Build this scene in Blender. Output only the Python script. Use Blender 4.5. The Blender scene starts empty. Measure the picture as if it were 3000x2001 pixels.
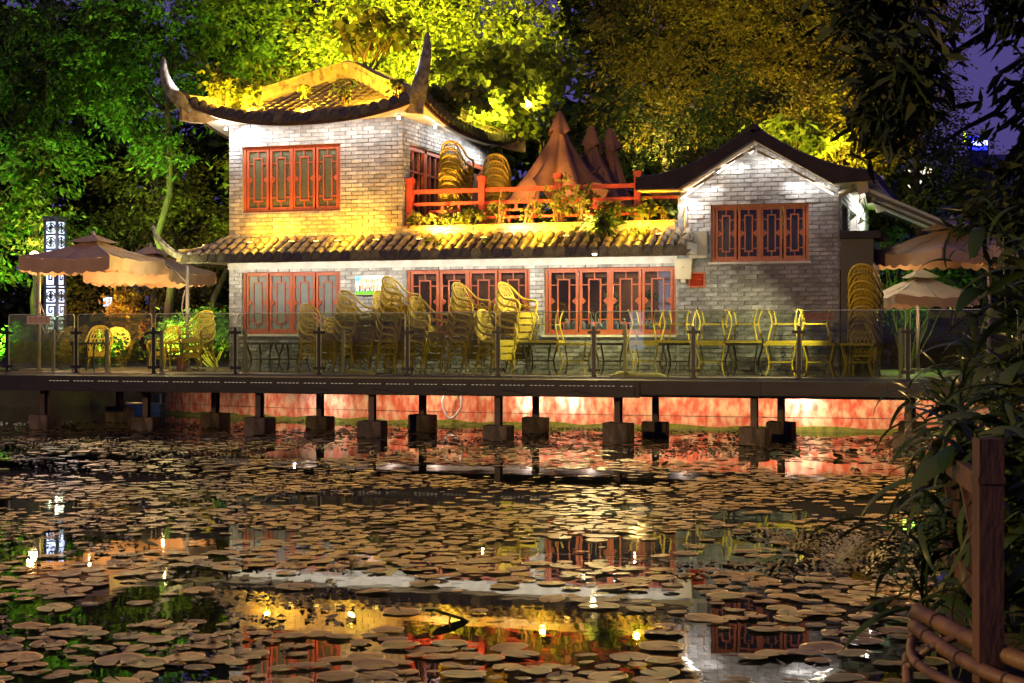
import bpy, bmesh, math, random
import numpy as np
from mathutils import Vector, Matrix, Euler
random.seed(7); RNG = np.random.default_rng(7)
R = math.radians; PI = math.pi
SC = bpy.context.scene
COL = SC.collection
# ------------------------------------------------------------------ camera, sky, exposure
YAW = R(18); CC, SS = math.cos(YAW), math.sin(YAW)
CAM = (16.9, -31.46, 1.85)
cd = bpy.data.cameras.new('camera'); cam = bpy.data.objects.new('camera', cd); COL.objects.link(cam)
cam.location = CAM; cam.rotation_euler = (R(90), 0, YAW)
cd.lens = 55; cd.sensor_width = 36; cd.shift_y = -0.0038; cd.clip_start = .1; cd.clip_end = 2000
cd.dof.use_dof = True; cd.dof.focus_distance = 32; cd.dof.aperture_fstop = 7.1
SC.camera = cam
W = bpy.data.worlds.new('World'); SC.world = W; W.use_nodes = True
nt = W.node_tree; bg = nt.nodes['Background']
sky = nt.nodes.new('ShaderNodeTexSky'); sky.sky_type = 'NISHITA'; sky.sun_disc = False
sky.sun_elevation = R(-4); sky.sun_rotation = R(250)
addn = nt.nodes.new('ShaderNodeMixRGB'); addn.blend_type = 'ADD'; addn.inputs[0].default_value = 1
addn.inputs[2].default_value = (.8, .6, 2.35, 1)      # violet city glow of the night sky
nt.links.new(sky.outputs[0], addn.inputs[1]); nt.links.new(addn.outputs[0], bg.inputs['Color'])
bg.inputs['Strength'].default_value = .052
sl = bpy.data.lights.new('moon', 'SUN'); sl.energy = .02; sl.angle = R(.5); sl.color = (.7, .75, 1)
so = bpy.data.objects.new('moon', sl); COL.objects.link(so); so.rotation_euler = (R(50), 0, R(-30))
SC.view_settings.view_transform = 'Standard'; SC.view_settings.look = 'None'
SC.view_settings.exposure = .85; SC.view_settings.gamma = 1; SC.view_settings.use_curve_mapping = False
SC.render.engine = 'CYCLES'
cy = SC.cycles
cy.use_denoising = True; cy.denoiser = 'OPENIMAGEDENOISE'
cy.max_bounces = 8; cy.diffuse_bounces = 2; cy.glossy_bounces = 4; cy.transmission_bounces = 4; cy.transparent_max_bounces = 16
cy.sample_clamp_indirect = 6; cy.caustics_reflective = False; cy.caustics_refractive = False

def nb(lat, dep, z):      # near bank: metres to the right of and ahead of where the photographer stands
    return Vector((CAM[0] + lat*CC - dep*SS, CAM[1] + lat*SS + dep*CC, z))

# ------------------------------------------------------------------ materials
def mat(name, c1, c2=None, rough=.7, metal=0, scale=6, bump=0, bscale=40, isl=0, spec=.5, emit=None, estr=0, coords='Object', detail=4, stretch=None, c3=None, stain=0):
    m = bpy.data.materials.new(name); m.use_nodes = True
    n = m.node_tree.nodes; l = m.node_tree.links; b = n['Principled BSDF']
    b.inputs['Roughness'].default_value = rough; b.inputs['Metallic'].default_value = metal
    b.inputs['Specular IOR Level'].default_value = spec
    b.inputs['Base Color'].default_value = (*c1, 1)
    tc = n.new('ShaderNodeTexCoord'); src = tc.outputs[coords]
    if stretch:
        mp = n.new('ShaderNodeMapping'); mp.inputs['Scale'].default_value = stretch; l.new(src, mp.inputs[0]); src = mp.outputs[0]
    col = None
    if c2:
        t = n.new('ShaderNodeTexNoise'); t.inputs['Scale'].default_value = scale; t.inputs['Detail'].default_value = detail
        l.new(src, t.inputs['Vector'])
        r = n.new('ShaderNodeValToRGB'); r.color_ramp.elements[0].position = .36; r.color_ramp.elements[1].position = .64
        r.color_ramp.elements[0].color = (*c1, 1); r.color_ramp.elements[1].color = (*c2, 1)
        if c3:
            e = r.color_ramp.elements.new(.5); e.color = (*c3, 1)
        l.new(t.outputs['Fac'], r.inputs[0]); col = r.outputs[0]
    if isl:
        g = n.new('ShaderNodeNewGeometry'); oi = n.new('ShaderNodeObjectInfo')
        ad = n.new('ShaderNodeMath'); ad.operation = 'ADD'; l.new(g.outputs['Random Per Island'], ad.inputs[0]); l.new(oi.outputs['Random'], ad.inputs[1])
        fr = n.new('ShaderNodeMath'); fr.operation = 'FRACT'; l.new(ad.outputs[0], fr.inputs[0])
        mr = n.new('ShaderNodeMapRange'); mr.inputs[3].default_value = 1-isl; mr.inputs[4].default_value = 1+isl; l.new(fr.outputs[0], mr.inputs[0])
        mx = n.new('ShaderNodeMixRGB'); mx.blend_type = 'MULTIPLY'; mx.inputs[0].default_value = 1
        if col: l.new(col, mx.inputs[1])
        else: mx.inputs[1].default_value = (*c1, 1)
        l.new(mr.outputs[0], mx.inputs[2]); col = mx.outputs[0]
    if stain:
        gp = n.new('ShaderNodeNewGeometry'); ms = n.new('ShaderNodeMapping'); ms.inputs['Scale'].default_value = (1.1, 1.1, .45); l.new(gp.outputs['Position'], ms.inputs[0])
        ns = n.new('ShaderNodeTexNoise'); ns.inputs['Scale'].default_value = 1.6; ns.inputs['Detail'].default_value = 7; ns.inputs['Roughness'].default_value = .65; l.new(ms.outputs[0], ns.inputs['Vector'])
        rs = n.new('ShaderNodeMapRange'); rs.inputs[1].default_value = .36; rs.inputs[2].default_value = .62; rs.inputs[3].default_value = 1-stain; rs.inputs[4].default_value = 1.12; l.new(ns.outputs['Fac'], rs.inputs[0])
        mx2 = n.new('ShaderNodeMixRGB'); mx2.blend_type = 'MULTIPLY'; mx2.inputs[0].default_value = 1
        if col: l.new(col, mx2.inputs[1])
        else: mx2.inputs[1].default_value = (*c1, 1)
        l.new(rs.outputs[0], mx2.inputs[2]); col = mx2.outputs[0]
    if col: l.new(col, b.inputs['Base Color'])
    if bump:
        t2 = n.new('ShaderNodeTexNoise'); t2.inputs['Scale'].default_value = bscale; t2.inputs['Detail'].default_value = 5
        l.new(src, t2.inputs['Vector'])
        bp = n.new('ShaderNodeBump'); bp.inputs['Strength'].default_value = bump; bp.inputs['Distance'].default_value = .02
        l.new(t2.outputs['Fac'], bp.inputs['Height']); l.new(bp.outputs[0], b.inputs['Normal'])
    if emit:
        b.inputs['Emission Color'].default_value = (*emit, 1); b.inputs['Emission Strength'].default_value = estr
    return m

def leafmat(name, c1, c2, trans=.4, rough=.6, spec=.2):
    m = bpy.data.materials.new(name); m.use_nodes = True
    n = m.node_tree.nodes; l = m.node_tree.links; b = n['Principled BSDF']; out = n['Material Output']
    g = n.new('ShaderNodeNewGeometry'); r = n.new('ShaderNodeValToRGB')
    r.color_ramp.elements[0].color = (*c1, 1); r.color_ramp.elements[1].color = (*c2, 1)
    oi = n.new('ShaderNodeObjectInfo'); ad = n.new('ShaderNodeMath'); ad.operation = 'ADD'
    l.new(g.outputs['Random Per Island'], ad.inputs[0]); l.new(oi.outputs['Random'], ad.inputs[1])
    fr = n.new('ShaderNodeMath'); fr.operation = 'FRACT'; l.new(ad.outputs[0], fr.inputs[0])
    l.new(fr.outputs[0], r.inputs[0]); l.new(r.outputs[0], b.inputs['Base Color'])
    b.inputs['Roughness'].default_value = rough; b.inputs['Specular IOR Level'].default_value = spec
    t = n.new('ShaderNodeBsdfTranslucent'); l.new(r.outputs[0], t.inputs[0])
    mx = n.new('ShaderNodeMixShader'); mx.inputs[0].default_value = trans
    l.new(b.outputs[0], mx.inputs[1]); l.new(t.outputs[0], mx.inputs[2]); l.new(mx.outputs[0], out.inputs[0])
    return m

def glassmat(name, tint, veil, veilcol, refl=1.0, rough=0.02):
    m = bpy.data.materials.new(name); m.use_nodes = True
    n = m.node_tree.nodes; l = m.node_tree.links; out = n['Material Output']; n.remove(n['Principled BSDF'])
    tr = n.new('ShaderNodeBsdfTransparent'); tr.inputs[0].default_value = (*tint, 1)
    df = n.new('ShaderNodeBsdfDiffuse'); df.inputs[0].default_value = (*veilcol, 1)
    gl = n.new('ShaderNodeBsdfGlossy'); gl.inputs['Roughness'].default_value = rough
    nz = n.new('ShaderNodeTexNoise'); nz.inputs['Scale'].default_value = 3; nz.inputs['Detail'].default_value = 6
    tc = n.new('ShaderNodeTexCoord'); l.new(tc.outputs['Object'], nz.inputs['Vector'])
    mr = n.new('ShaderNodeMapRange'); mr.inputs[1].default_value = .3; mr.inputs[2].default_value = .75; mr.inputs[3].default_value = veil*.3; mr.inputs[4].default_value = veil*1.6
    l.new(nz.outputs['Fac'], mr.inputs[0])
    m1 = n.new('ShaderNodeMixShader'); l.new(mr.outputs[0], m1.inputs[0]); l.new(tr.outputs[0], m1.inputs[1]); l.new(df.outputs[0], m1.inputs[2])
    fr = n.new('ShaderNodeFresnel'); fr.inputs[0].default_value = 1.5
    mu = n.new('ShaderNodeMath'); mu.operation = 'MULTIPLY'; mu.inputs[1].default_value = refl; l.new(fr.outputs[0], mu.inputs[0])
    m2 = n.new('ShaderNodeMixShader'); l.new(mu.outputs[0], m2.inputs[0]); l.new(m1.outputs[0], m2.inputs[1]); l.new(gl.outputs[0], m2.inputs[2])
    l.new(m2.outputs[0], out.inputs[0])
    return m

def emat(name, col, s): return mat(name, (.02, .02, .02), emit=col, estr=s)

M = {}
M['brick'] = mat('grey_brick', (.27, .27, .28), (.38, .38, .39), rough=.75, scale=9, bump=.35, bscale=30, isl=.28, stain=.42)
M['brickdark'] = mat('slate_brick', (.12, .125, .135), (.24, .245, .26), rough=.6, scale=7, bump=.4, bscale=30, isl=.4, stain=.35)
M['mortar'] = mat('pale_mortar', (.32, .31, .3), (.23, .23, .22), rough=.9, scale=14, stain=.4)
M['mortard'] = mat('dark_mortar', (.30, .30, .29), (.16, .16, .16), rough=.9, scale=10)
M['wood'] = mat('red_brown_wood', (.26, .055, .02), (.36, .085, .035), rough=.45, scale=5, bump=.12, bscale=18, stretch=(6, 6, 1))
M['woodr'] = mat('red_painted_wood', (.42, .045, .015), (.30, .035, .012), rough=.5, scale=8, bump=.2, bscale=25)
M['tile'] = mat('old_clay_tile', (.085, .07, .05), (.2, .155, .09), rough=.55, scale=7, bump=.4, bscale=30, isl=.3)
M['tiledark'] = mat('dark_tile_end', (.025, .022, .02), (.07, .06, .045), rough=.35, scale=10, bump=.3, isl=.3)
M['roofbase'] = mat('roof_bed', (.06, .05, .03), (.11, .09, .04), rough=.9, scale=8, bump=.5)
M['band'] = mat('stained_plaster_ridge', (.32, .25, .13), (.16, .12, .06), rough=.85, scale=5, bump=.5, bscale=25, c3=(.40, .33, .2))
M['horn'] = mat('weathered_horn', (.28, .27, .25), (.09, .085, .08), rough=.75, scale=9, bump=.5, bscale=30)
M['soffit'] = mat('cream_soffit', (.66, .6, .48), (.58, .52, .42), rough=.8, scale=3)
M['fascia'] = mat('brown_eave_board', (.06, .035, .025), (.11, .06, .04), rough=.7, scale=6, bump=.2, stain=.4)
M['verge'] = mat('blackened_verge', (.014, .009, .01), (.032, .02, .018), rough=.8, scale=3, bump=.4, bscale=15)
M['white'] = mat('white_paint', (.5, .48, .45), (.38, .37, .35), rough=.6, scale=5)
M['redplaster'] = mat('peeling_red_plaster', (.42, .075, .025), (.54, .36, .18), rough=.9, scale=6.5, bump=.4, bscale=18, detail=10, stretch=(1.2, 1.2, .65), c3=(.5, .19, .1))
M['moss'] = mat('green_moss', (.07, .11, .006), (.18, .17, .015), rough=1, scale=12, bump=.8, bscale=60)
M['kerb'] = mat('mossy_kerb', (.16, .17, .02), (.09, .10, .015), rough=.9, scale=8, bump=.4)
M['black'] = mat('black_steel', (.012, .011, .012), rough=.45)
M['deck'] = mat('deck_boards', (.17, .15, .12), (.1, .09, .07), rough=.6, scale=3, bump=.2)
M['deckblack'] = mat('black_deck_edge', (.012, .011, .012), (.02, .017, .017), rough=.6, scale=3)
M['column'] = mat('brown_steel_column', (.09, .06, .05), (.06, .04, .035), rough=.55, scale=5)
M['footing'] = mat('wet_concrete', (.17, .13, .09), (.06, .05, .035), rough=.75, scale=5, bump=.4, stretch=(1, 1, .6), stain=.6)
M['steel'] = mat('grey_steel', (.36, .33, .3), rough=.45, metal=.3)
M['rattan'] = mat('yellow_rattan', (.62, .46, .025), (.46, .33, .02), rough=.42, scale=40, bump=.3, bscale=120, isl=.3)
M['wicker'] = mat('yellow_wicker', (.6, .46, .03), (.42, .31, .02), rough=.5, scale=60, bump=.5, bscale=140)
M['wickerd'] = mat('black_wicker', (.035, .03, .028), (.02, .018, .016), rough=.4, scale=60, bump=.5, bscale=140)
M['canvas'] = mat('brown_canvas', (.5, .34, .2), (.42, .28, .16), rough=.9, scale=3, bump=.2, bscale=6)
M['canvas2'] = mat('beige_canvas', (.55, .38, .22), (.46, .31, .18), rough=.9, scale=3, bump=.2, bscale=6)
M['cloth'] = mat('brown_parasol_cloth', (.3, .15, .07), (.2, .1, .05), rough=.85, scale=3, bump=.2, bscale=8)
M['terracotta'] = mat('terracotta', (.34, .1, .045), (.26, .08, .04), rough=.8, scale=8)
M['ground'] = mat('dark_soil', (.04, .035, .02), (.06, .06, .03), rough=1, scale=2, bump=.5)
M['bark'] = mat('grey_bark', (.1, .075, .045), (.05, .04, .025), rough=.95, scale=6, bump=.6, bscale=25, stretch=(1, 1, .25), stain=.5)
M['barkd'] = mat('dark_bark', (.045, .035, .028), (.025, .02, .017), rough=.95, scale=6, bump=.5)
M['stem'] = mat('brown_stem', (.16, .1, .035), rough=.8)
M['bamboo'] = mat('dry_bamboo', (.15, .085, .04), (.07, .038, .02), rough=.5, scale=6, bump=.2)
M['rail'] = mat('weathered_rail', (.085, .04, .02), (.035, .018, .01), rough=.7, scale=5, bump=.3, stretch=(1, 1, .3))
M['leafg'] = leafmat('green_tree_leaf', (.03, .075, .012), (.11, .17, .03))
M['leafo'] = leafmat('olive_tree_leaf', (.07, .075, .015), (.18, .14, .025))
M['leafy'] = leafmat('broad_climber_leaf', (.08, .13, .02), (.22, .24, .04), trans=.4)
M['leafd'] = leafmat('dark_leaf', (.015, .028, .012), (.04, .055, .02), trans=.2)
M['leafn'] = leafmat('reed_leaf', (.02, .05, .012), (.08, .11, .03), trans=.25, rough=.35)
M['leafa'] = leafmat('orange_shrub_leaf', (.2, .09, .01), (.3, .17, .03))
M['pad'] = mat('lily_pad_skin', (.105, .07, .009), (.19, .125, .016), rough=.33, scale=7, bump=.3, bscale=25, isl=.45, spec=.75)
M['padrim'] = mat('pad_rim', (.5, .36, .14), rough=.3, spec=.8, isl=.2)
M['weed'] = mat('duckweed', (.05, .05, .012), (.1, .08, .025), rough=.4, isl=.5, spec=.6)
M['padg'] = mat('green_lily_pad_skin', (.09, .1, .015), (.17, .15, .03), rough=.33, scale=7, bump=.3, bscale=25, isl=.3, spec=.75)
M['lotus'] = leafmat('lotus_leaf', (.02, .05, .015), (.05, .09, .03), trans=.1)
M['glass'] = glassmat('balustrade_glass', (.86, .9, .76), .05, (.36, .38, .13), refl=.8)
M['gedge_glint'] = mat('glass_edge_glint', (.8, .85, .5), rough=.2, spec=1)  # pale colour stands in for light caught along the glass edges
M['wglass'] = glassmat('window_glass', (.85, .86, .84), .01, (.3, .3, .3), refl=.8)
M['frost'] = mat('frosted_pane', (.17, .2, .2), (.12, .145, .145), rough=.22, scale=2, spec=.6)
M['pattern'] = mat('patterned_pane', (.085, .09, .04), (.05, .06, .035), rough=.25, scale=35, bump=.5, bscale=60, spec=.7)
M['darkpane'] = mat('dark_pane', (.02, .02, .018), (.05, .05, .035), rough=.06, scale=1.5, spec=.8)
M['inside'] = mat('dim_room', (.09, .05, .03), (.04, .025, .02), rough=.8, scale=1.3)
M['flask'] = mat('pale_blue_flask', (.42, .58, .68), rough=.25)
M['tube'] = mat('brass_channel', (.2, .15, .09), (.13, .1, .06), rough=.5, metal=.2, scale=6)
M['led'] = emat('led_white', (1, .93, .82), 9)
M['ledc'] = emat('led_cold', (.8, .85, 1), 14)
M['ledo'] = emat('lamp_amber', (1, .62, .25), 25)
M['ledy'] = emat('lamp_yellow', (1, .7, .12), 14)
M['ledb'] = emat('lantern_blue_white', (.6, .7, 1), 2.2)
M['awning'] = mat('green_grey_awning', (.42, .46, .36), (.36, .4, .31), rough=.6, scale=2)
M['ac'] = mat('beige_casing', (.38, .34, .24), rough=.5)
M['hose'] = mat('pink_hose', (.55, .3, .2), rough=.5)

# ------------------------------------------------------------------ object helpers
def wl(o):
    v = Vector((0, 0, 0))
    while o is not None: v += o.location; o = o.parent
    return v
def tag(o, label=None, cat=None, group=None, kind=None):
    if label: o['label'] = label
    if cat: o['category'] = cat
    if group: o['group'] = group
    if kind: o['kind'] = kind
    return o
def thing(name, label, cat, loc=(0, 0, 0), group=None, rz=0):
    o = bpy.data.objects.new(name, None); COL.objects.link(o); o.location = loc; o.rotation_euler = (0, 0, rz)
    o.empty_display_size = .1
    return tag(o, label, cat, group)
def link(name, me, parent=None, loc=None, rot=None, scale=None):
    o = bpy.data.objects.new(name, me); COL.objects.link(o)
    if parent is not None: o.parent = parent
    if loc is not None: o.location = loc
    if rot is not None: o.rotation_euler = rot
    if scale is not None: o.scale = scale
    return o
def copy_tree(o, parent=None):
    c = o.copy(); COL.objects.link(c); c.parent = parent
    for ch in list(o.children): copy_tree(ch, c)
    return c
def lathe_pts(n, a0=0): return [(math.cos(a0+2*PI*i/n), math.sin(a0+2*PI*i/n)) for i in range(n)]
class MB:
    def __init__(s): s.v = []; s.f = []; s.mi = []
    def add(s, vs, fs, mi=0):
        b = len(s.v); s.v.extend([tuple(p) for p in vs]); s.f.extend([tuple(b+i for i in q) for q in fs]); s.mi.extend([mi]*len(fs)); return s
    def box(s, x0, x1, y0, y1, z0, z1, mi=0):
        return s.add([(x0,y0,z0),(x1,y0,z0),(x1,y1,z0),(x0,y1,z0),(x0,y0,z1),(x1,y0,z1),(x1,y1,z1),(x0,y1,z1)],
                     [(0,3,2,1),(4,5,6,7),(0,1,5,4),(1,2,6,5),(2,3,7,6),(3,0,4,7)], mi)
    def bar(s, p, q, w, h, up=(0,0,1), mi=0):       # rectangular bar from p to q
        p, q = Vector(p), Vector(q); d = (q-p).normalized(); u = Vector(up)
        if abs(d.dot(u)) > .98: u = Vector((1, 0, 0))
        a = d.cross(u).normalized()*w/2; b = a.cross(d).normalized()*h/2
        vs = [p-a-b, p+a-b, p+a+b, p-a+b, q-a-b, q+a-b, q+a+b, q-a+b]
        return s.add(vs, [(0,1,2,3),(7,6,5,4),(0,4,5,1),(1,5,6,2),(2,6,7,3),(3,7,4,0)], mi)
    def tube(s, pts, r, n=6, cap=True, mi=0, flat=1):
        pts = [Vector(p) for p in pts]; k = len(pts)
        rs = r if isinstance(r, (list, tuple)) else [r]*k
        b = len(s.v); ref = Vector((0, 0, 1))
        d0 = (pts[1]-pts[0]).normalized()
        if abs(d0.z) > .9: ref = Vector((1, 0, 0))
        a = d0.cross(ref).normalized()
        vs = []
        for i, p in enumerate(pts):
            d = (pts[min(i+1, k-1)]-pts[max(i-1, 0)]).normalized()
            a = (a - d*a.dot(d)).normalized(); c = d.cross(a)
            for (x, y) in lathe_pts(n): vs.append(p + a*(x*rs[i]) + c*(y*rs[i]*flat))
        fs = []
        for i in range(k-1):
            for j in range(n):
                j2 = (j+1) % n; fs.append((i*n+j, i*n+j2, (i+1)*n+j2, (i+1)*n+j))
        if cap: fs.append(tuple(range(n-1, -1, -1))); fs.append(tuple(range((k-1)*n, k*n)))
        return s.add(vs, fs, mi)
    def lathe(s, prof, n=12, c=(0,0,0), mi=0):      # prof: (r, z)
        vs = []; fs = []
        for r, z in prof:
            for (x, y) in lathe_pts(n): vs.append((c[0]+x*r, c[1]+y*r, c[2]+z))
        for i in range(len(prof)-1):
            for j in range(n): fs.append((i*n+j, i*n+(j+1)%n, (i+1)*n+(j+1)%n, (i+1)*n+j))
        fs.append(tuple(range(n-1, -1, -1))); fs.append(tuple((len(prof)-1)*n+j for j in range(n)))
        return s.add(vs, fs, mi)
    def prism(s, pts, y0, y1, mi=0):                # outline in x, z extruded along y
        n = len(pts); vs = [(x, y0, z) for x, z in pts]+[(x, y1, z) for x, z in pts]
        fs = [tuple(range(n)), tuple(range(2*n-1, n-1, -1))]+[((i+1)%n, i, n+i, n+(i+1)%n) for i in range(n)]
        return s.add(vs, fs, mi)
    def grid(s, fn, nu, nv, thick=0, mi=0):
        vs = [fn(i/nu, j/nv) for i in range(nu+1) for j in range(nv+1)]
        fs = [(i*(nv+1)+j, (i+1)*(nv+1)+j, (i+1)*(nv+1)+j+1, i*(nv+1)+j+1) for i in range(nu) for j in range(nv)]
        return s.add(vs, fs, mi)
    def mesh(s, name, mats, smooth=False, fix=True):
        me = bpy.data.meshes.new(name); me.from_pydata(s.v, [], s.f)
        for m in (mats if isinstance(mats, (list, tuple)) else [mats]): me.materials.append(m)
        if any(s.mi): me.polygons.foreach_set('material_index', s.mi)
        if smooth: me.polygons.foreach_set('use_smooth', [True]*len(s.f))
        if fix:
            bm = bmesh.new(); bm.from_mesh(me); bmesh.ops.recalc_face_normals(bm, faces=bm.faces); bm.to_mesh(me); bm.free()
        me.update(); return me
    def build(s, name, mats, parent=None, smooth=False, kind=None, world=True, fix=True):
        # vertices are given in world coordinates (world=True) and moved into the frame of the thing
        if parent is not None and world:
            w = wl(parent); s.v = [(x-w.x, y-w.y, z-w.z) for x, y, z in s.v]
        o = link(name, s.mesh(name, mats, smooth, fix), parent)
        if kind: o['kind'] = kind
        return o
def npmesh(name, V, F, mats, mi=None, smooth=False):
    V = np.asarray(V, np.float32); F = np.asarray(F, np.int32); k = F.shape[1]
    me = bpy.data.meshes.new(name); me.vertices.add(len(V)); me.loops.add(F.size); me.polygons.add(len(F))
    me.vertices.foreach_set('co', V.ravel()); me.loops.foreach_set('vertex_index', F.ravel())
    me.polygons.foreach_set('loop_start', np.arange(0, F.size, k, dtype=np.int32))
    try: me.polygons.foreach_set('loop_total', np.full(len(F), k, np.int32))
    except Exception: pass
    for m in (mats if isinstance(mats, (list, tuple)) else [mats]): me.materials.append(m)
    if mi is not None: me.polygons.foreach_set('material_index', np.asarray(mi, np.int32))
    if smooth: me.polygons.foreach_set('use_smooth', np.ones(len(F), bool))
    me.update(calc_edges=True); me.validate(); return me
def lamp(kind, loc, target, power, color, angle=60, blend=.6, size=.05, size_y=None, name='lamp_light'):
    L = bpy.data.lights.new(name, kind); L.energy = power; L.color = color
    if kind == 'SPOT': L.spot_size = R(angle); L.spot_blend = blend; L.shadow_soft_size = size
    elif kind == 'POINT': L.shadow_soft_size = size
    elif kind == 'AREA':
        L.shape = 'RECTANGLE'; L.size = size; L.size_y = size_y or .06
    o = bpy.data.objects.new(name, L); COL.objects.link(o); o.location = loc
    if target is not None:
        d = Vector(target)-Vector(loc); o.rotation_euler = d.to_track_quat('-Z', 'Y').to_euler()
    return o
YEL = (1, .33, .002); GLD = (1, .56, .03); WHT = (1, .94, .86); CLD = (.85, .9, 1)

# ------------------------------------------------------------------ foliage helpers
def leaves(centres, size, elong=.42, droop=.5, var=.55):
    """One rhombic, folded leaf per centre."""
    C = np.asarray(centres, float); n = len(C)
    d = RNG.normal(size=(n, 3)); d[:, 2] -= droop
    if C.shape[1] > 3: d = d*.6+C[:, 3:]*1.1; C = C[:, :3]
    d /= np.linalg.norm(d, axis=1, keepdims=True)
    s = np.cross(d, RNG.normal(size=(n, 3))); s /= np.linalg.norm(s, axis=1, keepdims=True)+1e-9
    u = np.cross(s, d)
    L = size*(1+var*RNG.uniform(-1, 1, (n, 1)))
    a = C-d*L*.5; b = C+s*L*elong*.5+u*L*.08; c = C+d*L*.5; e = C-s*L*elong*.5+u*L*.08
    V = np.stack([a, b, c, e], 1).reshape(-1, 3)
    return V, np.arange(4*n).reshape(n, 4)
def crown_points(blobs, n, clump=.34, per=26, shell=.55):
    vol = np.array([b[3]*b[4]*b[5] for b in blobs])**.75; cnt = np.maximum(1, (vol/vol.sum()*n/per)).astype(int)
    P = []
    for b, k in zip(blobs, cnt):
        d = RNG.normal(size=(k, 3)); d /= np.linalg.norm(d, axis=1, keepdims=True)
        r = RNG.uniform(shell, 1.08, (k, 1))
        c = np.array(b[:3])+d*r*np.array(b[3:6])
        m = RNG.integers(per//2, per*3//2, k)
        for ci, mi, di in zip(c, m, d):
            sg = clump*RNG.uniform(.6, 1.3)
            bd = di+RNG.normal(size=3)*.5; bd[2] = bd[2]*.4-.25; bd /= np.linalg.norm(bd)+1e-6
            q = RNG.normal(size=(mi, 3))*sg*.55+bd*RNG.uniform(-1.3, 1.3, (mi, 1))*sg; q[:, 2] *= .75
            P.append(np.concatenate([ci+q, np.repeat(bd[None], mi, 0)], 1))
    return np.concatenate(P)
def limb(m, p, q, r0, r1, wob=.12, n=6, k=6):
    p, q = Vector(p), Vector(q); pts = []
    L = (q-p).length
    for i in range(k+1):
        t = i/k; e = wob*L*math.sin(PI*t)
        pts.append(p.lerp(q, t)+Vector((random.uniform(-1, 1), random.uniform(-1, 1), random.uniform(-.4, .4)))*e*.35)
    m.tube(pts, [r0+(r1-r0)*i/k for i in range(k+1)], n)
    return pts
def tree(name, label, cat, base, top, blobs, n, leaf, lm, bm='bark', r=.16, group=None, clump=.34, per=26, elong=.42, droop=.5):
    t = thing(name, label, cat, base, group)
    m = MB(); pts = limb(m, base, top, r, r*.45, .08, 7, 8)
    for b in blobs:
        s = min(pts[2:], key=lambda p: (Vector(b[:3])-p).length+abs(p.z-b[2]+b[5]))
        limb(m, s, b[:3], r*.4, r*.1, .2, 5, 5)
        for _ in range(3):
            e = Vector(b[:3])+Vector((random.uniform(-.7, .7)*b[3], random.uniform(-.7, .7)*b[4], random.uniform(-.5, .8)*b[5]))
            limb(m, b[:3], e, r*.12, r*.05, .2, 4, 4)
    m.build('trunk', M[bm], t, smooth=True)
    V, F = leaves(crown_points(blobs, n, clump, per), leaf, elong, droop)
    o = link('crown', npmesh('crown', V-np.array(base), F, M[lm]), t)
    return t
# ================================================================== SETTING
def plane_poly(name, pts, z, m, kind='structure'):
    mb = MB(); mb.add([(x, y, z) for x, y in pts], [tuple(range(len(pts)))])
    o = mb.build(name, m); o['kind'] = kind; return o
plane_poly('ground', [(-900, -900), (900, -900), (900, 900), (-900, 900)], -.7, M['ground'])
wm = mat('pond_water', (.006, .008, .006), rough=.015, spec=.5)
n = wm.node_tree.nodes; l = wm.node_tree.links
tc = n.new('ShaderNodeTexCoord'); t2 = n.new('ShaderNodeTexNoise'); t2.inputs['Scale'].default_value = 1.6; t2.inputs['Detail'].default_value = 3
bp = n.new('ShaderNodeBump'); bp.inputs['Strength'].default_value = .05; bp.inputs['Distance'].default_value = .03
l.new(tc.outputs['Object'], t2.inputs['Vector']); l.new(t2.outputs['Fac'], bp.inputs['Height']); l.new(bp.outputs[0], n['Principled BSDF'].inputs['Normal'])
n['Principled BSDF'].inputs['IOR'].default_value = 1.6
plane_poly('pond_water', [(-70, -70), (70, -70), (70, 9), (-70, 9)], 0, wm)
SHORE = [(-70, -2), (-12, 2.5), (-7, 5.2), (-3.6, 4.6), (-2.8, 2.75), (-1.0, 1.6), (.55, .9), (3, .4), (6.8, .1), (11.6, .1), (14.5, .3), (20, .7), (24, .2), (70, -6)]
lm = MB(); k = len(SHORE)
lm.add([(x, y, 1.0) for x, y in SHORE]+[(900, -6, 1.0), (900, 900, 1.0), (-900, 900, 1.0), (-900, -2, 1.0)], [tuple(range(k+4))])
lm.add([(x, y, 1.0) for x, y in SHORE]+[(x, y-.02, -.7) for x, y in SHORE], [(i, k+i, k+i+1, i+1) for i in range(k-1)])
lm.build('pond_bank', M['ground'])['kind'] = 'structure'
nbk = MB(); pts = [nb(*p) for p in [(13, 36, .5), (8.2, 24, .4), (4.5, 14, .34), (2.55, 9, .3), (2.12, 7.6, .28), (1.9, 6.6, .28), (1.2, 5.2, .26), (-6, 4.4, .26), (-40, 5, .26), (-40, -30, .26), (40, -30, .3), (40, 36, .5)]]
kk = len(pts); nbk.add(pts+[Vector((p.x, p.y, -.7)) for p in pts], [tuple(range(kk))]+[(i, kk+i, kk+(i+1) % kk, (i+1) % kk) for i in range(kk)])
nbk.build('near_bank', M['ground'])['kind'] = 'structure'

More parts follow.
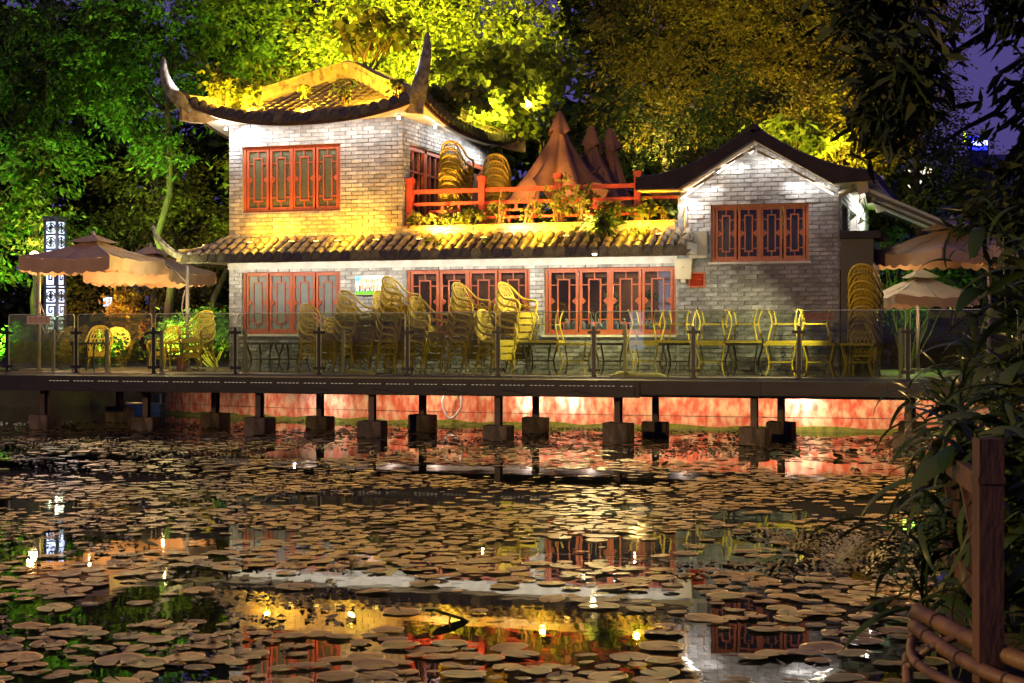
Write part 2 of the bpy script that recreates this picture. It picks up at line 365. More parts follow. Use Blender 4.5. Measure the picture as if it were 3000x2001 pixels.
# ================================================================== RETAINING WALL under the tea house
RW = [(-3.06, 2.44), (-2.2, 1.78), (-1.2, 1.25), (-.3, .9), (.55, .6), (1.7, .28), (3, .02), (4.8, -.2), (6.8, -.33), (9, -.37), (11.6, -.38), (14.5, -.18), (17, .05), (20, .3), (23, .1)]
rw = thing('retaining_wall', 'long peeling red plaster wall with mossy foot rising from the water under the deck', 'wall', (6, -.33, 0))
m = MB()
def rwz(i, z, off=0): return (RW[i][0], RW[i][1]-off, z)
for i in range(len(RW)-1):
    m.add([rwz(i, -.5), rwz(i+1, -.5), rwz(i+1, .93), rwz(i, .93)], [(0, 1, 2, 3)])
    m.add([rwz(i, .93), rwz(i+1, .93), rwz(i+1, .93, -.3), rwz(i, .93, -.3)], [(0, 1, 2, 3)])
# left end face
m.add([rwz(0, -.5), (RW[0][0]+.15, RW[0][1]+1.5, -.5), (RW[0][0]+.15, RW[0][1]+1.5, .93), rwz(0, .93)], [(0, 1, 2, 3)])
m.build('plaster_face', M['redplaster'], rw)
m = MB(); mk = MB(); mj = MB()
for i in range(len(RW)-1):
    for q in range(6):      # moss of uneven height at the foot
        t0, t1 = q/6, (q+1)/6
        P = [Vector(rwz(i, 0)).lerp(Vector(rwz(i+1, 0)), t) for t in (t0, t1)]
        hh = lambda e: .085+.02*math.sin(e*1.9)+.015*math.sin(e*5.3); h0 = hh(i*6+q); h1 = hh(i*6+q+1)
        m.add([P[0]+Vector((0, -.03, -.05)), P[1]+Vector((0, -.03, -.05)), P[1]+Vector((0, -.012, h1)), P[0]+Vector((0, -.012, h0))], [(0, 1, 2, 3)])
    mk.add([rwz(i, -.3, .14), rwz(i+1, -.3, .14), rwz(i+1, .035, .14), rwz(i, .035, .14), rwz(i, .035, .02), rwz(i+1, .035, .02)], [(0, 1, 2, 3), (3, 2, 5, 4)])
    mj.bar(rwz(i, .27, .006), rwz(i+1, .27, .006), .012, .008)
m.build('moss', M['moss'], rw); mk.build('kerb', M['kerb'], rw); mj.build('plaster_joint', M['black'], rw)

# ================================================================== DECK
dk = thing('lakeside_deck', 'long dark deck on steel columns and concrete blocks standing over the pond', 'deck', (6, -4.5, 0))
m = MB(); m.box(-4.15, 19, -4.8, -2.42, .99, 1.094); m.build('outer_ledge', M['deckblack'], dk)
m = MB(); m.box(-4.15, -.02, -2.415, 4.4, .99, 1.1); m.box(-.015, 19, -2.415, -.02, .99, 1.1); m.box(13.52, 19, -.018, 6, .99, 1.1); m.build('deck_floor', M['deck'], dk)
for i in range(7):
    x = -4.2+i*2.1143; e = random.uniform(0, .006); m = MB(); m.box(x, x+2.108, -4.86-e, -4.805, .80-e, 1.1); m.build('fascia', M['deckblack'], dk)
for i in range(4):
    x = 10.61+i*2.1; e = random.uniform(0, .006); m = MB(); m.box(x, x+2.094, -4.86-e, -4.805, .86-e, 1.1); m.build('fascia', M['deckblack'], dk)
m = MB(); m.box(-4.2, -4.155, -4.86, 4.4, .80, 1.1); m.build('fascia', M['deckblack'], dk)
for y in (-4.4, -2.5, -.9):
    m = MB(); m.box(-4.0, 19, y-.06, y+.06, .80, .985); m.build('beam', M['black'], dk)
for i in range(13):
    x = -3.9+i*1.7; m = MB(); m.box(x-.05, x+.05, -4.3, -.5 if x > 0 else 3.6, .86, .985); m.build('joist', M['black'], dk)
# dashed light strip and wave relief on the skirt board
m = MB(); m.box(-1.4, 10.5, -4.885, -4.868, .81, .985); wv = m.build('skirt_board', M['deckblack'], dk)
m = MB()
for i in range(150):
    x = -1.35+i*.079
    if i % 7 != 6: m.box(x, x+.04, -4.888, -4.863, .996, 1.006)
m.build('light_strip', emat('strip_light', (1, .8, .55), .22), dk, kind='stuff')
wvm = mat('wave_relief', (.045, .04, .038), rough=.5)
for i in range(9):
    m = MB(); x = -.7+i*1.25; pts = [(x+j*.09, -4.89, .88+.035*math.sin(j*.85)+.012*math.sin(j*1.9)) for j in range(8)]
    m.tube(pts, [.004+.014*math.sin(PI*j/7) for j in range(8)], 5); m.build('wave_relief', wvm, dk)
FT = [(-1.86, -4.3), (-1.95, -1.38), (.28, -3.95), (1.04, -2.53), (3.07, -4.5), (3.43, -2.56), (5.4, -4.5), (5.67, -2.61), (7.9, -4.55), (7.92, -2.33), (10.06, -4.25), (10.35, -2.53), (12.52, -4.4), (12.78, -3.0), (15.12, -4.5), (15.0, -1.6), (17.6, -4.4), (17.7, -2.4)]
cm = None
for i, (x, y) in enumerate(FT):
    if cm is None:
        a = MB(); a.box(-.055, .055, -.075, -.065, 0, 1); a.box(-.055, .055, .065, .075, 0, 1); a.box(-.008, .008, -.0649, .0649, 0, 1); cm = a.mesh('column', M['column'])
        b = MB(); bm_ = bmesh.new(); bmesh.ops.create_cube(bm_, size=1); bmesh.ops.bevel(bm_, geom=bm_.edges[:], offset=.02, segments=2, affect='EDGES')
        for v in bm_.verts: v.co.x += .015*math.sin(v.co.y*9+v.co.z*4); v.co.z += .01*math.sin(v.co.x*11)
        fm = bpy.data.meshes.new('footing'); bm_.to_mesh(fm); bm_.free(); fm.materials.append(M['footing'])
    h = .3+.04*math.sin(i*2.1); w = wl(dk)
    c = link('column', cm, dk, (x-w.x, y-w.y, h-.01), (0, 0, random.uniform(-.1, .1)), (1, 1, .80-h+.01))
    # block is a sub-part of the column standing on it: counter the column's stretch
    f = link('footing', fm, c, (0, 0, -(h/2+.2)/(.80-h+.01)+.01), None, (.46, .42, (h+.4)/(.80-h+.01)))

# ================================================================== BRICK WORK
BL, BH = .272, .088
def brick_mesh(name, L, H, D, m):
    b = MB(); x, z = L/2, H/2; e = .004
    b.add([(-x, 0, -z), (x, 0, -z), (x, 0, z), (-x, 0, z), (-x+e, -D, -z+e), (x-e, -D, -z+e), (x-e, -D, z-e), (-x+e, -D, z-e)],
          [(4, 5, 6, 7), (0, 1, 5, 4), (1, 2, 6, 5), (2, 3, 7, 6), (3, 0, 4, 7)])
    return b.mesh(name, m, fix=False)
BM = {k: brick_mesh('brick', BL-.012, BH-.011, .014, M[k]) for k in ('brick', 'brickdark')}
def brickwork(root, wall, x0, x1, z0, z1, holes, frame, budget, matfn, limit=None, jit=.004):
    """Courses of brick on a wall; frame(x, z, d) gives the point at x along, z up, d proud. Whole bricks are parts, cut ones are joined."""
    rest = {}; full = []
    nz = int(round((z1-z0)/BH)); r = 0
    for j in range(nz):
        za = z0+j*BH; zc = za+BH/2; off = (j % 2)*BL/2
        x = x0-off
        while x < x1-.01:
            a, b = max(x, x0), min(x+BL, x1); x += BL
            segs = [(a, b)]
            for hx0, hx1, hz0, hz1 in holes:
                if hz0 < zc < hz1:
                    ns = []
                    for p, q in segs:
                        if q <= hx0 or p >= hx1: ns.append((p, q))
                        else:
                            if p < hx0: ns.append((p, hx0))
                            if q > hx1: ns.append((hx1, q))
                    segs = ns
            for p, q in segs:
                if limit:
                    lo, hi = limit(za+BH)
                    p, q = max(p, lo), min(q, hi)
                if q-p < .03: continue
                d = random.uniform(0, jit)+(jit*2.2 if random.random() < .12 else 0)
                if q-p > BL-.002: full.append(((p+q)/2, zc, d))
                else: rest.setdefault(matfn(zc), []).append((p, q, zc, d))
    random.shuffle(full)
    F0 = frame(0, 0, 0); ex = Vector(frame(1, 0, 0))-Vector(F0); rz = math.atan2(ex.y, ex.x); w = wl(root)
    for x, z, d in full[:budget]:
        p = Vector(frame(x, z, d))-w
        link('brick', BM[matfn(z)], wall, p, (random.uniform(-.012, .012), 0, rz))
    for x, z, d in full[budget:]: rest.setdefault(matfn(z), []).append((x-BL/2, x+BL/2, z, d))
    for mk_, L in rest.items():
        b = MB(); g = .006
        for p, q, z, d in L:
            e = .004
            vs = [frame(p+g, z-BH/2+g, 0), frame(q-g, z-BH/2+g, 0), frame(q-g, z+BH/2-g, 0), frame(p+g, z+BH/2-g, 0)]
            vs += [frame(p+g+e, z-BH/2+g+e, d+.014), frame(q-g-e, z-BH/2+g+e, d+.014), frame(q-g-e, z+BH/2-g-e, d+.014), frame(p+g+e, z+BH/2-g-e, d+.014)]
            b.add(vs, [(4, 5, 6, 7), (0, 1, 5, 4), (1, 2, 6, 5), (2, 3, 7, 6), (3, 0, 4, 7)])
        if L: b.build('brick', M[mk_], wall, kind='stuff', fix=False)
    return min(budget, len(full))
def wall_panel(m, x0, x1, z0, z1, holes, y0, y1):
    """backing of a wall with rectangular openings, as boxes butted end to end"""
    xs = sorted({x0, x1, *[h[0] for h in holes], *[h[1] for h in holes]}); xs = [x for x in xs if x0 <= x <= x1]
    for a, b in zip(xs, xs[1:]):
        hs = sorted([h for h in holes if h[0] <= a+1e-6 and h[1] >= b-1e-6], key=lambda h: h[2]); z = z0
        for h in hs:
            if h[2] > z: m.box(a, b, y0, y1, z, h[2])
            z = h[3]
        if z < z1: m.box(a, b, y0, y1, z, z1)

# ---------------------------------------------------------------- lattice windows
def lattice_window(root, x0, x1, z0, z1, n, pane, yf=.0, label=None, gap=.0):
    fr = MB(); t = .055; y0, y1 = yf+.05, yf+.13
    fr.box(x0, x1, y0, y1, z0, z0+t); fr.box(x0, x1, y0, y1, z1-t, z1)
    fr.box(x0, x0+t, y0, y1, z0+t, z1-t); fr.box(x1-t, x1, y0, y1, z0+t, z1-t)
    wd = (x1-x0-2*t)/n
    xm = (x0+x1)/2; fr.box(xm-.022, xm+.022, y0, y1, z0+t, z1-t)
    win = fr.build('window', M['wood'], root)
    if label: win['label'] = label
    base = wl(root); H = z1-z0-2*t
    c = MB(); w2 = wd/2-.004; s = .05; d0, d1 = -.02, .03
    if n == 4: w2 -= .012
    c.box(-w2, w2, d0, d1, 0, s); c.box(-w2, w2, d0, d1, H-s, H)
    c.box(-w2, -w2+s, d0, d1, s, H-s); c.box(w2-s, w2, d0, d1, s, H-s)
    ix = (w2-s)*.46; b = .014; zt, zb = H*.86, H*.135; e0, e1 = -.005, .02
    for sx in (-1, 1): c.box(sx*ix-b, sx*ix+b, e0, e1, zb, zt)
    c.box(-ix+b, ix-b, e0, e1, zb, zb+2*b); c.box(-ix+b, ix-b, e0, e1, zt-2*b, zt)
    c.box(-b*.8, b*.8, e0, e1, zt, H-s); c.box(-b*.8, b*.8, e0, e1, s, zb)
    for sx in (-1, 1):
        xa, xb = sorted((sx*(ix+b), sx*(w2-s)))
        c.box(xa, xb, e0, e1, zt-.12*H*.9, zt-.12*H*.9+2*b*.8); c.box(xa, xb, e0, e1, zb+.06*H, zb+.06*H+2*b*.8)
        # carved clover at mid height
        xc = sx*(w2-s-.012); zc = H*.5
        for dx, dz, rr in ((0, .035, .03), (0, -.035, .03), (-sx*.03, 0, .034)):
            pts = [(xc+dx+rr*px, zc+dz+rr*pz) for px, pz in lathe_pts(8)]
            c.prism(pts, e0-.006, e1-.002)
    cmesh = c.mesh('casement', M['wood'])
    p = MB(); p.box(-w2+s-.004, w2-s+.004, .021, .026, s-.004, H-s+.004); pm = p.mesh('pane', pane)
    for i in range(n):
        xc = x0+t+wd*(i+.5)+(.012 if n == 4 and i in (0, 2) else -.012 if n == 4 else 0)*0
        if n == 4: xc = x0+t+wd*(i+.5)
        loc = Vector((xc, yf+.09, z0+t))-base
        link('casement', cmesh, win, loc, (0, 0, random.uniform(-.012, .012))); link('pane', pm, win, loc)
    return win
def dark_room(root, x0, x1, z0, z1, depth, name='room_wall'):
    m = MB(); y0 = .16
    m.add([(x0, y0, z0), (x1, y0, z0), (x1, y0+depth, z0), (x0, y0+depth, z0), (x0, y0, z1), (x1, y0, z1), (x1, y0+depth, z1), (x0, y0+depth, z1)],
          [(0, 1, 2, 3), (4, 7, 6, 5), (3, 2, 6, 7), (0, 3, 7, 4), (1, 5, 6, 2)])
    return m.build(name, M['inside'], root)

# ================================================================== TEA HOUSE (two storeys)
th = thing('tea_house', 'two storey grey brick tea house with curled tiled roofs and red lattice windows', 'building', (5, 1, 1.0))
# lower wall
H_LOW = [(.32, 2.72, 1.93, 3.33), (4.28, 7.07, 1.91, 3.33), (7.39, 10.2, 1.91, 3.32)]
m = MB(); wall_panel(m, 0, 10.24, 1.0, 3.37, H_LOW, .0, .16); wl_low = m.build('lower_wall', M['mortard'], th)
m = MB(); m.box(-.02, 10.24, -.028, .16, 3.371, 3.52); m.build('lintel_band', M['white'], th)
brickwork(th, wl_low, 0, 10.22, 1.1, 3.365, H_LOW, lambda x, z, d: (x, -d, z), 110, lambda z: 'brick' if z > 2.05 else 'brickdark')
m = MB(); m.box(-.0, .16, .161, 5.5, 1.0, 3.52); m.build('side_wall', M['mortard'], th)
# sills
for a, b, z in ((.27, 2.77, 1.93), (4.23, 7.12, 1.91), (7.34, 10.21, 1.91)):
    m = MB(); m.box(a, b, -.055, .10, z-.05, z-.002); m.build('sill', M['white'], th)
lattice_window(th, .325, 2.715, 1.932, 3.328, 4, M['frost'], label='red lattice window with pale frosted panes left of the poster')
lattice_window(th, 4.285, 7.065, 1.912, 3.328, 4, M['wglass'], label='red lattice window half hidden by stacked rattan chairs')
lattice_window(th, 7.395, 10.195, 1.912, 3.318, 4, M['wglass'], label='red lattice window with pale blue flasks on its sill')
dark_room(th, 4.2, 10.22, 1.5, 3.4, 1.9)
# hanging bamboo blinds inside the clear windows
for a, b in ((4.4, 6.95), (7.5, 10.1)):
    for i in range(4):
        w_ = (b-a)/4; m = MB(); m.box(a+i*w_+.08, a+(i+1)*w_-.08, .2, .212, 3.08+.03*(i % 2), 3.3); m.build('bamboo_blind', mat('blind', (.22, .1, .04), (.15, .07, .03), scale=30, stretch=(1, 1, 12)) if i == 0 and a < 5 else bpy.data.materials['blind'], th)
# upper wall: front and terrace side
H_UP = [(.33, 2.72, 4.64, 6.12)]
m = MB(); wall_panel(m, 0, 4.21, 3.9, 6.62, H_UP, 0, .16); wl_up = m.build('upper_wall', M['mortar'], th)
brickwork(th, wl_up, 0, 4.205, 4.08, 6.62, H_UP, lambda x, z, d: (x, -d, z), 135, lambda z: 'brick')
H_SD = [(.35, 3.6, 4.3, 6.08), (4.05, 5.2, 4.05, 6.1)]
m = MB()
for (a, b, c, d) in ((.161, .35, 3.9, 6.6), (.35, 3.6, 3.9, 4.3), (.35, 3.6, 6.08, 6.6), (3.6, 4.05, 3.9, 6.6), (4.05, 5.2, 6.1, 6.6), (5.2, 5.53, 3.9, 6.6)): m.box(4.05, 4.21, a, b, c, d)
wl_sd = m.build('terrace_side_wall', M['mortar'], th)
brickwork(th, wl_sd, 0.0, 5.53, 4.08, 6.62, H_SD, lambda x, z, d: (4.21+d, x, z), 55, lambda z: 'brick')
m = MB(); m.box(0, .16, .161, 5.53, 3.9, 6.6); m.box(.161, 4.049, 5.37, 5.53, 3.9, 6.6); m.build('back_wall', M['mortar'], th)
lattice_window(th, .335, 2.715, 4.645, 6.115, 4, M['pattern'], label='upper floor red lattice window with greenish patterned panes')
m = MB()
for v0 in (.4, 1.45, 2.5):
    m.box(4.09, 4.17, v0, v0+.07, 4.35, 6.05); m.box(4.09, 4.17, v0+.95, v0+1.02, 4.35, 6.05); m.box(4.09, 4.17, v0, v0+1.02, 5.98, 6.08); m.box(4.1, 4.15, v0+.3, v0+.34, 4.4, 5.98); m.box(4.1, 4.15, v0+.66, v0+.7, 4.4, 5.98)
    m.box(4.1, 4.15, v0+.07, v0+.95, 5.5, 5.54)
sw = m.build('window', M['wood'], th); sw['label'] = 'side window of the upper floor behind the stacked terrace chairs'
m = MB(); m.box(4.07, 4.085, .36, 3.59, 4.31, 6.07); m.build('pane', M['darkpane'], sw)
m = MB(); m.box(4.08, 4.23, 4.05, 4.15, 4.05, 6.1); m.box(4.08, 4.23, 5.1, 5.2, 4.05, 6.1); m.box(4.08, 4.23, 4.15, 5.1, 6.0, 6.1); dr = m.build('door', M['wood'], th)
m = MB(); m.box(4.1, 4.14, 4.151, 5.099, 4.05, 5.999); m.build('door_leaf', mat('door_leaf', (.12, .06, .035), (.09, .045, .03), scale=4), dr)
# terrace floor and parapet
m = MB(); m.box(4.215, 10.2, -.0, 6.2, 3.88, 4.04); m.build('terrace_floor', M['deck'], th)
m = MB(); m.box(4.09, 10.23, -.14, -.02, 3.53, 4.2); pw = m.build('parapet', M['mortar'], th)
brickwork(th, pw, 4.1, 10.22, 3.86, 4.2, [], lambda x, z, d: (x, -.14-d, z), 0, lambda z: 'brick')
m = MB(); m.box(4.08, 10.235, -.17, .02, 4.205, 4.25); m.build('coping', M['band'], th)

# ---------------------------------------------------------------- upper roof
def interp(tab, f):
    f = min(max(f, tab[0][0]), tab[-1][0])
    for (a, b), (c, d) in zip(tab, tab[1:]):
        if f <= c: return b+(d-b)*(f-a)/(c-a)
    return tab[-1][1]
APX = (1.75, 2.6)
HL = [(0, 7.22), (.11, 7.18), (.21, 7.3), (.34, 7.41), (.465, 7.56), (.595, 7.76), (.73, 8.0), (.865, 8.22), (.94, 8.33), (1, 8.36)]
HR = [(0, 7.12), (.1, 7.18), (.19, 7.29), (.36, 7.5), (.54, 7.75), (.67, 7.97), (.86, 8.26), (.95, 8.35), (1, 8.36)]
class Slope:
    def __init__(s, O, ea, eb, L, a0, D, za, zb, hA, hB, zm=6.42): s.__dict__.update(locals())
    def ze(s, a):
        q = (a-s.L/2)/(s.L/2); return s.zm+(s.za if q < 0 else s.zb)*abs(q)**2.4
    def bh(s, a): return s.D*(a/s.a0 if a < s.a0 else (s.L-a)/(s.L-s.a0))
    def z(s, a, b):
        bh = max(s.bh(a), 1e-4); f = bh/s.D; zh = interp(s.hA if a < s.a0 else s.hB, f)-.44
        t = min(max(b/bh, 0), 1); e = s.ze(a)+.17
        return e+(zh-e)*(.86*t+.14*t*t)
    def pt(s, a, b, dz=0): return (s.O[0]+s.ea[0]*a+s.eb[0]*b, s.O[1]+s.ea[1]*a+s.eb[1]*b, s.z(a, b)+dz)
    def edge(s, a, b, dz): return (s.O[0]+s.ea[0]*a+s.eb[0]*b, s.O[1]+s.ea[1]*a+s.eb[1]*b, s.ze(a)+dz)
SF = Slope((-.72, -.9), (1, 0), (0, 1), 5.67, 2.47, 3.5, .62, .42, HL, HR)
SR = Slope((4.95, -.9), (0, 1), (-1, 0), 7.2, 3.5, 3.2, .42, .5, HR, HR)
SB = Slope((4.95, 6.3), (-1, 0), (0, -1), 5.67, 3.2, 3.7, .5, .6, HR, HL)
SL = Slope((-.72, 6.3), (0, -1), (1, 0), 7.2, 3.7, 2.47, .6, .62, HL, HL)
m = MB()
for S in (SF, SR, SB, SL):
    m.grid(lambda i, j, S=S: S.pt(S.L*i, S.bh(S.L*i)*j, -.03), 30, 8)
roof = m.build('upper_roof', M['roofbase'], th, smooth=True)
m = MB()
for S in (SF, SR, SB, SL):
    m.grid(lambda i, j, S=S: S.edge(S.L*i, .0 if j < .5 else .03, 0 if j < .5 else .13), 30, 1)
    for i in range(30):
        a, b = S.L*i/30, S.L*(i+1)/30
        m.add([S.edge(a, 0, 0), S.edge(b, 0, 0), S.edge(b, 0, .14), S.edge(a, 0, .14)], [(0, 1, 2, 3)])
        m.add([S.edge(a, .05, 0), S.edge(b, .05, 0), S.edge(b, .05, .14), S.edge(a, .05, .14)], [(0, 1, 2, 3)])
        m.add([S.edge(a, 0, 0), S.edge(b, 0, 0), S.edge(b, .05, 0), S.edge(a, .05, 0)], [(0, 1, 2, 3)])
m.build('eave_board', M['fascia'], roof, fix=False)
m = MB()
for S, off, zi in ((SF, .9, 6.63), (SR, .74, 6.62), (SB, .77, 6.6), (SL, .72, 6.61)):
    m.grid(lambda i, j, S=S, off=off, zi=zi: tuple(Vector(S.edge(S.L*i, .06, .03)).lerp(Vector((min(max(S.O[0]+S.ea[0]*S.L*i+S.eb[0]*off, 0), 4.21), min(max(S.O[1]+S.ea[1]*S.L*i+S.eb[1]*off, 0), 5.53), zi)), j)), 30, 3)
m.build('soffit', M['soffit'], roof, smooth=True, fix=False)
def sweep(m, pts, hw, z0, z1):
    P = [Vector(p) for p in pts]; vs = []; k = len(P)
    for i, p in enumerate(P):
        d = P[min(i+1, k-1)]-P[max(i-1, 0)]; nrm = Vector((-d.y, d.x, 0)).normalized()*hw
        vs += [p-nrm+Vector((0, 0, z0)), p+nrm+Vector((0, 0, z0)), p+nrm+Vector((0, 0, z1)), p-nrm+Vector((0, 0, z1))]
    fs = []
    for i in range(k-1):
        a, b = 4*i, 4*(i+1); fs += [(a+q, a+(q+1) % 4, b+(q+1) % 4, b+q) for q in range(4)]
    fs += [(0, 3, 2, 1), (4*k-4, 4*k-3, 4*k-2, 4*k-1)]
    return m.add(vs, fs)
def hip_line(c, tab, f0=.0, n=16): return [(c[0]+(APX[0]-c[0])*f, c[1]+(APX[1]-c[1])*f, interp(tab, f)) for f in [f0+(1-f0)*i/n for i in range(n+1)]]
for c, tab in (((-.72, -.9), HL), ((4.95, -.9), HR), ((4.95, 6.3), HR), ((-.72, 6.3), HL)):
    L = hip_line(c, tab); m = MB(); sweep(m, L, .075, -.58, -.075); rg = m.build('hip_ridge', M['band'], roof, smooth=False)
    m = MB(); sweep(m, [Vector(p) for p in L], .10, -.07, 0); sweep(m, L, .092, -.135, -.112); m.build('ridge_cap', M['band'], rg)
m = MB(); m.lathe([(.19, -.1), (.24, 0), (.2, .06), (.09, .1), (.02, .12)], 10, (APX[0], APX[1], 8.3)); m.build('ridge_knob', M['band'], roof, smooth=True)
HORN = [[(-.55, -.72, 6.95), (-.74, -.93, 7.1), (-.9, -1.06, 7.36), (-1.0, -1.12, 7.68), (-1.0, -1.13, 8.02)],
        [(4.78, -.72, 6.86), (4.93, -.92, 7.06), (5.06, -1.02, 7.4), (5.16, -1.07, 7.8), (5.18, -1.08, 8.2)],
        [(4.8, 6.1, 6.9), (4.98, 6.34, 7.1), (5.2, 6.5, 7.3), (5.34, 6.56, 7.5), (5.4, 6.6, 7.62)],
        [(-.55, 6.1, 6.95), (-.76, 6.34, 7.1), (-.95, 6.5, 7.4), (-1.0, 6.5, 7.9)]]
def spline(P, n=14):
    P = [Vector(p) for p in P]; out = []; Q = [P[0]*2-P[1]]+P+[P[-1]*2-P[-2]]
    for i in range(1, len(Q)-2):
        for j in range(n//(len(P)-1)+1):
            t = j/(n//(len(P)-1)+1); a, b, c, d = Q[i-1:i+3]
            out.append(.5*((2*b)+(c-a)*t+(2*a-5*b+4*c-d)*t*t+(3*b-3*c+d-a)*t**3))
    return out+[P[-1]]
for P in HORN:
    pts = spline(P); m = MB(); k = len(pts); m.tube(pts, [.2*(1-i/(k-1))**.6+.018 for i in range(k)], 8, flat=.9); m.build('horn', M['horn'], roof, smooth=True)
# tiles
def tile_mesh(L, r0, r1, m):
    b = MB(); n = 6; vs = []
    for y, r in ((0, r0), (L, r1)):
        for q in (r, r*.82):
            for i in range(n+1):
                t = PI*i/n; vs.append((-math.cos(t)*q, y, math.sin(t)*q))
    o0, i0, o1, i1 = 0, n+1, 2*(n+1), 3*(n+1); fs = []
    for i in range(n):
        fs += [(o0+i, o1+i, o1+i+1, o0+i+1), (o0+i, o0+i+1, i0+i+1, i0+i)]
    b.add(vs, fs)
    return b.mesh('barrel_tile', m, smooth=False)
TM = tile_mesh(.33, .095, .084, M['tile'])
ed = MB(); ed.prism([(.112*x, .112*z-.012) for x, z in lathe_pts(12)], -.02, .02); ed.prism([(.07*x, .07*z-.012) for x, z in lathe_pts(10)], -.028, -.021); ENDM = ed.mesh('tile_end', M['tiledark'])
dm = MB(); q = [(-.1+.2*i/6, -.075*math.sin(PI*i/6)) for i in range(7)]; dm.prism([(-.1, .02)]+[(x, z) for x, z in q]+[(.1, .02)], -.012, .012); DRIP = dm.mesh('drip_tile', M['tiledark'])
def lay(root, parent, p, q, rz, n):
    w = wl(root); p, q = Vector(p), Vector(q); d = q-p; sl = math.atan2(d.z, math.hypot(d.x, d.y))
    return [(p+d*(i/n)-w, sl) for i in range(n)]
for S, rz in ((SF, 0), (SR, R(90))):
    sp = .225; nc = int(S.L/sp)
    w = wl(th)
    for c in range(nc):
        a = (c+.5)*sp+(S.L-nc*sp)/2; bh = S.bh(a)-.08; b = -.02
        while b < bh-.12:
            e = min(b+.3, bh); p, q = Vector(S.pt(a, b, .012)), Vector(S.pt(a, e, .012)); d = q-p
            if S is SF or a < 5.2:
                link('barrel_tile', TM, roof, p-w, (math.atan2(d.z, math.hypot(d.x, d.y))+random.uniform(-.02, .02), 0, rz+random.uniform(-.03, .03)), (1, (e-b)/.3, 1))
            b += .3
        p = Vector(S.pt(a, -.03, .012))
        link('tile_end', ENDM, roof, p-w, (R(random.uniform(-12, 4)), 0, rz+random.uniform(-.1, .1)))
        if c < nc-1: p = Vector(S.pt(a+sp/2, -.02, -.02)); link('drip_tile', DRIP, roof, p-w, (R(-10), 0, rz))
# ---------------------------------------------------------------- lower roof
m = MB(); LZ0, LZ1 = 3.60, 3.99; LV0 = -.95
m.add([(-.72, LV0, LZ0), (10.62, LV0, LZ0), (10.62, -.145, LZ1), (-.02, -.145, LZ1), (-.72, 3.5, LZ0), (-.02, 3.5, LZ1)], [(0, 1, 2, 3), (0, 3, 5, 4)])
lroof = m.build('lower_roof', M['roofbase'], th, fix=False)
m = MB(); m.box(-.72, 10.62, LV0-.02, LV0+.04, 3.475, 3.585); m.box(-.74, -.68, LV0+.04, 3.5, 3.475, 3.585); m.build('eave_board', M['tiledark'], lroof)
m = MB(); m.box(-.68, 10.62, LV0+.041, -.03, 3.525, 3.54); m.box(-.68, -.021, -.03, 3.5, 3.525, 3.54); m.build('soffit', M['soffit'], lroof)
m = MB(); m.box(-.02, 4.09, -.15, -.003, 3.99, 4.06); m.build('ridge_ledge', M['band'], lroof)
m = MB(); m.box(10.625, 10.66, LV0-.02, -.03, 3.52, 3.75); e = m.build('end_board', M['white'], lroof)
m = MB(); m.box(10.50, 10.86, -.10, -.02, 3.46, 4.0); m.build('metal_flashing', M['ac'], lroof)
w = wl(th)
for c in range(50):
    x = -.55+c*.2255
    if x < -.5: n0 = 1
    sl = math.atan2(LZ1-LZ0, -.145-LV0)
    for i in range(3):
        y = LV0-.02+i*.275; z = LZ0+(y-LV0)*(LZ1-LZ0)/(-.145-LV0)+.015
        if x < 0 and y > -.15+(x-0)*1.1: continue
        link('barrel_tile', TM, lroof, Vector((x, y, z))-w, (sl+random.uniform(-.03, .03), random.uniform(-.1, .1), random.uniform(-.05, .05)))
    link('tile_end', ENDM, lroof, Vector((x, LV0-.035, LZ0+.012))-w, (R(random.uniform(-14, 6)), 0, random.uniform(-.12, .12)), (1.0, 1, 1))
    link('drip_tile', DRIP, lroof, Vector((x+.113, LV0-.028, LZ0-.02))-w, (R(-8), random.uniform(-.1, .1), 0))
m = MB(); L = [Vector((.02, -.02, 4.1)).lerp(Vector((-.76, -.96, 3.74)), i/6)+Vector((0, 0, -.09*math.sin(PI*i/6))) for i in range(7)]
sweep(m, L, .07, -.22, 0); hr = m.build('hip_ridge', M['band'], lroof)
m = MB(); sweep(m, L, .09, .002, .05); m.build('ridge_cap', M['band'], hr)
pts = spline([(-.6, -.8, 3.62), (-.82, -1.0, 3.7), (-1.05, -1.1, 3.92), (-1.2, -1.14, 4.12), (-1.27, -1.15, 4.36)]); k = len(pts)
m = MB(); m.tube(pts, [.13*(1-i/(k-1))**.7+.03 for i in range(k)], 8, flat=.6); m.build('horn', M['horn'], lroof, smooth=True)

# ================================================================== GABLE HOUSE
gh = thing('gable_house', 'single gabled grey brick house on the right with dark swept roof and red window', 'building', (12, 2, 1.0))
GT = lambda x: 4.83+(x-10.34)*(5.74-4.83)/(11.86-10.34) if x < 11.86 else 5.74-(x-11.86)*(5.74-4.80)/(13.5-11.86)
HG = [(10.93, 12.89, 3.38, 4.54), (10.48, 10.80, 2.88, 3.17)]
m = MB(); wall_panel(m, 10.24, 13.5, 1.0, 4.75, HG, 0, .16)
m.prism([(10.34, 4.751), (13.5, 4.751), (13.5, 4.8), (11.86, 5.74), (10.34, 4.83)], 0, .16)
gw = m.build('gable_wall', M['mortard'], gh)
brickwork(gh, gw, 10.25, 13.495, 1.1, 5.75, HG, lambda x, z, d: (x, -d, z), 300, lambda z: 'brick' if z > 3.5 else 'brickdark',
          limit=lambda z: (10.25 if z < 3.4 else 10.36, 13.49) if z < 4.8 else (11.86-(5.74-z)*1.66, 11.86+(5.74-z)*1.73), jit=.007)
HS = [(.3, 1.35, 3.98, 4.52), (1.75, 3.25, 3.98, 4.52), (3.85, 5.1, 3.98, 4.52)]
m = MB()
